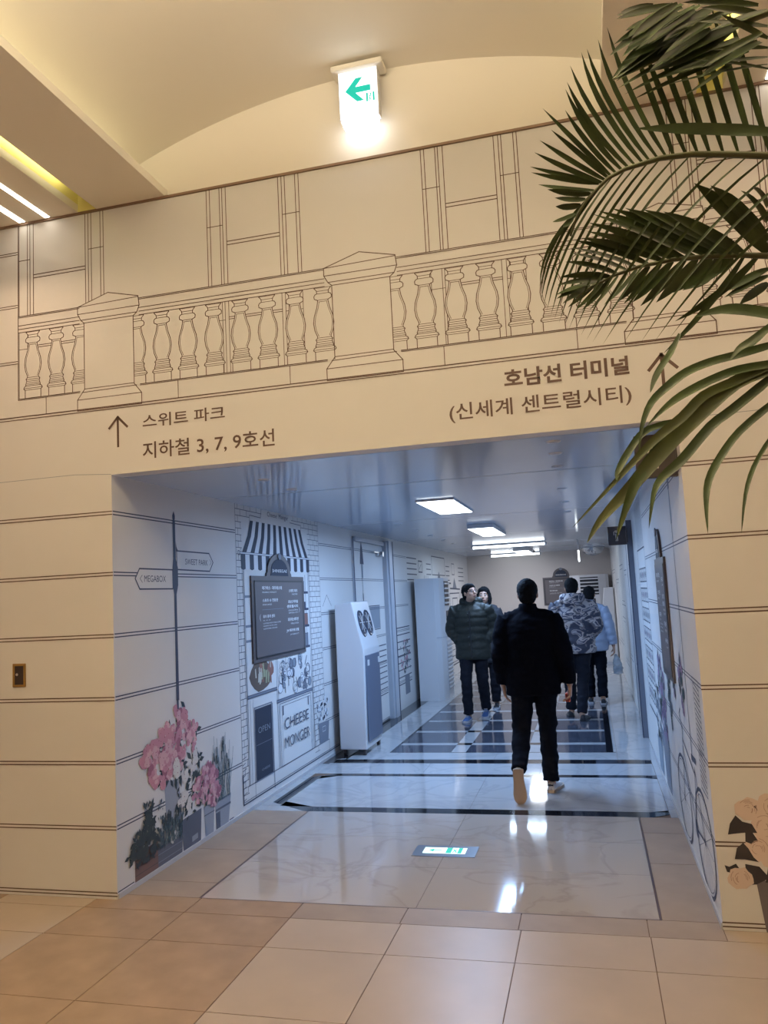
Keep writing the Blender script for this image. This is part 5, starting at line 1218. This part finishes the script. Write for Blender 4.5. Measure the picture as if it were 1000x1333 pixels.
  ((0.291,1.812,2.917),(0.226,1.78,2.871),(0.17,1.732,2.798),0.024),
  ((0.392,1.848,2.875),(0.322,1.816,2.833),(0.26,1.768,2.765),0.0239),
  ((0.333,1.825,2.912),(0.273,1.793,2.871),(0.221,1.745,2.803),0.0171),
  ((0.455,1.825,2.813),(0.384,1.793,2.775),(0.32,1.745,2.712),0.0124),
  ((0.491,1.85,2.602),(0.344,1.87,2.656),(0.186,1.9,2.703),0.028),
 ]),
]
PALM_BLADES = [
 ([(0.433,1.9,2.136),(0.359,1.886,2.119),(0.301,1.871,2.106),(0.247,1.857,2.086),(0.203,1.843,2.055),(0.163,1.829,2.018),(0.138,1.814,1.964),(0.125,1.8,1.899)],0.02),
 ([(0.429,1.9,2.093),(0.36,1.88,2.084),(0.296,1.86,2.062),(0.23,1.84,2.03),(0.186,1.82,1.998),(0.147,1.8,1.96)],0.02),
 ([(0.429,1.9,2.092),(0.349,1.883,2.059),(0.279,1.867,2.03),(0.228,1.85,1.983),(0.162,1.833,1.933),(0.078,1.817,1.852),(-0.027,1.8,1.75)],0.022),
 ([(0.423,1.9,2.082),(0.348,1.883,2.054),(0.26,1.867,1.983),(0.181,1.85,1.912),(0.108,1.833,1.836),(0.036,1.817,1.765),(0.001,1.8,1.713)],0.034),
 ([(0.426,1.9,2.06),(0.338,1.883,1.995),(0.287,1.867,1.959),(0.219,1.85,1.887),(0.175,1.833,1.851),(0.151,1.817,1.814),(0.133,1.8,1.736)],0.022),
 ([(0.42,1.9,2.0),(0.348,1.88,1.944),(0.3,1.86,1.887),(0.268,1.84,1.834),(0.256,1.82,1.78),(0.251,1.8,1.717)],0.017),
 ([(0.413,1.9,1.925),(0.367,1.867,1.86),(0.338,1.833,1.796),(0.317,1.8,1.713)],0.01),
 ([(0.245,1.9,2.188),(0.218,1.875,2.139),(0.189,1.85,2.097),(0.172,1.825,2.065),(0.16,1.8,2.033)],0.014),
 ([(0.33,1.9,2.049),(0.229,1.875,1.972),(0.149,1.85,1.888),(0.107,1.825,1.824),(0.062,1.8,1.715)],0.026),
 ([(0.264,1.9,1.99),(0.157,1.875,1.968),(0.11,1.85,1.919),(0.08,1.825,1.869),(0.075,1.8,1.845)],0.016),
 ([(0.437,1.9,2.179),(0.388,1.867,2.142),(0.355,1.833,2.118),(0.327,1.8,2.085)],0.018),
 ([(0.466,1.95,2.219),(0.397,1.95,2.241),(0.345,1.95,2.248),(0.287,1.95,2.239)],0.03),
 ([(0.448,1.95,2.194),(0.41,1.95,2.159),(0.372,1.95,2.139)],0.012),
]

# ------------------------------------------------------------------ PALM (close to the camera, at the right)
M_palm = mat('palm_leaf', (.038, .060, .016), .42, spec=.35, var=.35, scale=14); M_rach = mat('palm_stalk', (.07, .075, .025), .5); M_palm2 = mat('palm_leaf_yellowed', (.055, .070, .016), .45, var=.4, scale=9)
def strip(name, pts, w_, m, parent, nrm):
    """a folded leaflet along pts, tapered to its tip"""
    bm = bmesh.new(); n = len(pts); rows = []
    for i, p in enumerate(pts):
        t = (pts[min(i + 1, n - 1)] - pts[max(i - 1, 0)]).normalized(); s = t.cross(nrm)
        s.normalize(); f = i / (n - 1); k = w_ * .5 * (min(1, .45 + f * 2.6) * (1 - max(0, (f - .6) / .4) ** 1.6) + .02); up = s.cross(t)
        rows.append([bm.verts.new(p - s * k), bm.verts.new(p - up * k * .35), bm.verts.new(p + s * k)])
    for a, b in zip(rows, rows[1:]):
        bm.faces.new((a[0], b[0], b[1], a[1])); bm.faces.new((a[1], b[1], b[2], a[2]))
    return finish(name, bm, m, parent, True)
CROWN = Vector((1.52, 2.02, 1.35))
palm = empty('palm', (1.52, 2.02, 0), 0, 'green feather palm whose arching fronds hang in from the right', 'palm')
def loc_(p): return Vector(p) - Vector((1.52, 2.02, 0))
rnd = random.Random(9)
def bez3(a, b, c, n=8):
    a, b, c = Vector(a), Vector(b), Vector(c); b = b * 2 - (a + c) / 2 if False else b
    return [a * (1 - t) ** 2 + b * 2 * t * (1 - t) + c * t * t for t in [i / (n - 1) for i in range(n)]]
for rach, leaves in PALM_FRONDS:
    pts = [loc_(p) for p in rach]; a = pts[0]; base = CROWN - Vector((1.52, 2.02, 0)) + Vector((rnd.uniform(-.03, .03), rnd.uniform(-.03, .03), 0))
    arc = bez3(base, (a.x * .35, a.y, a.z + .1), a, 6)[:-1]; allp = arc + pts
    bm = bmesh.new(); n = len(allp); loft(bm, allp, [(.011 * (1 - i / n) + .0022,) * 2 for i in range(n)], 6, (0, 1, 0))
    fro = finish('frond', bm, M_rach, palm, True)
    for (p0, p1, p2, w_) in leaves:
        nr = Vector((rnd.uniform(-.35, .35), -1, rnd.uniform(-.35, .45))).normalized()
        strip('leaflet', bez3(loc_(p0), loc_(p1), loc_(p2)), w_, M_palm, fro, nr)
for i, (pts, w_) in enumerate(PALM_BLADES):
    P_ = [loc_(p) for p in pts]; Q = []
    for j in range(len(P_) - 1):
        p0 = P_[max(j - 1, 0)]; p1, p2 = P_[j], P_[j + 1]; p3 = P_[min(j + 2, len(P_) - 1)]
        for q in range(3):
            t = q / 3; Q.append(.5 * ((2 * p1) + (p2 - p0) * t + (2 * p0 - 5 * p1 + 4 * p2 - p3) * t * t + (3 * p1 - p0 - 3 * p2 + p3) * t ** 3))
    Q.append(P_[-1])
    if i not in (7, 8, 9):
        a = Q[0]; b0 = CROWN - Vector((1.52, 2.02, 0)); Q = bez3(b0 + Vector((-.02, 0, .3)), (a.x * .5, a.y * .7, a.z + .12), a, 5)[:-1] + Q
    strip('long_leaflet', Q, w_, M_palm2 if i in (3, 2) else M_palm, palm, Vector((.1 * math.sin(i), -1, .25)).normalized())
# stems and pot, outside the frame to the right
for k in range(5):
    a = k * 1.26; bm = bmesh.new(); loft(bm, [(.07 * math.cos(a), .07 * math.sin(a), .38), (.05 * math.cos(a), .05 * math.sin(a), .9), (.015 * math.cos(a), .015 * math.sin(a), 1.36)], [.028, .022, .016], 8); finish('stem', bm, M_rach, palm, True)
bm = bmesh.new(); prof_ = [(.0, .17), (.03, .19), (.40, .25), (.44, .26), (.44, .235), (.38, .225)]
rg = [[bm.verts.new((r_ * math.cos(2 * PI * i / 28), r_ * math.sin(2 * PI * i / 28), z)) for i in range(28)] for z, r_ in prof_]
for a, b in zip(rg, rg[1:]):
    for i in range(28): bm.faces.new((a[i], a[(i + 1) % 28], b[(i + 1) % 28], b[i]))
bm.faces.new(rg[0][::-1]); bm.faces.new(rg[-1]); finish('pot', bm, mat('planter', (.12, .10, .09), .5), palm, True)
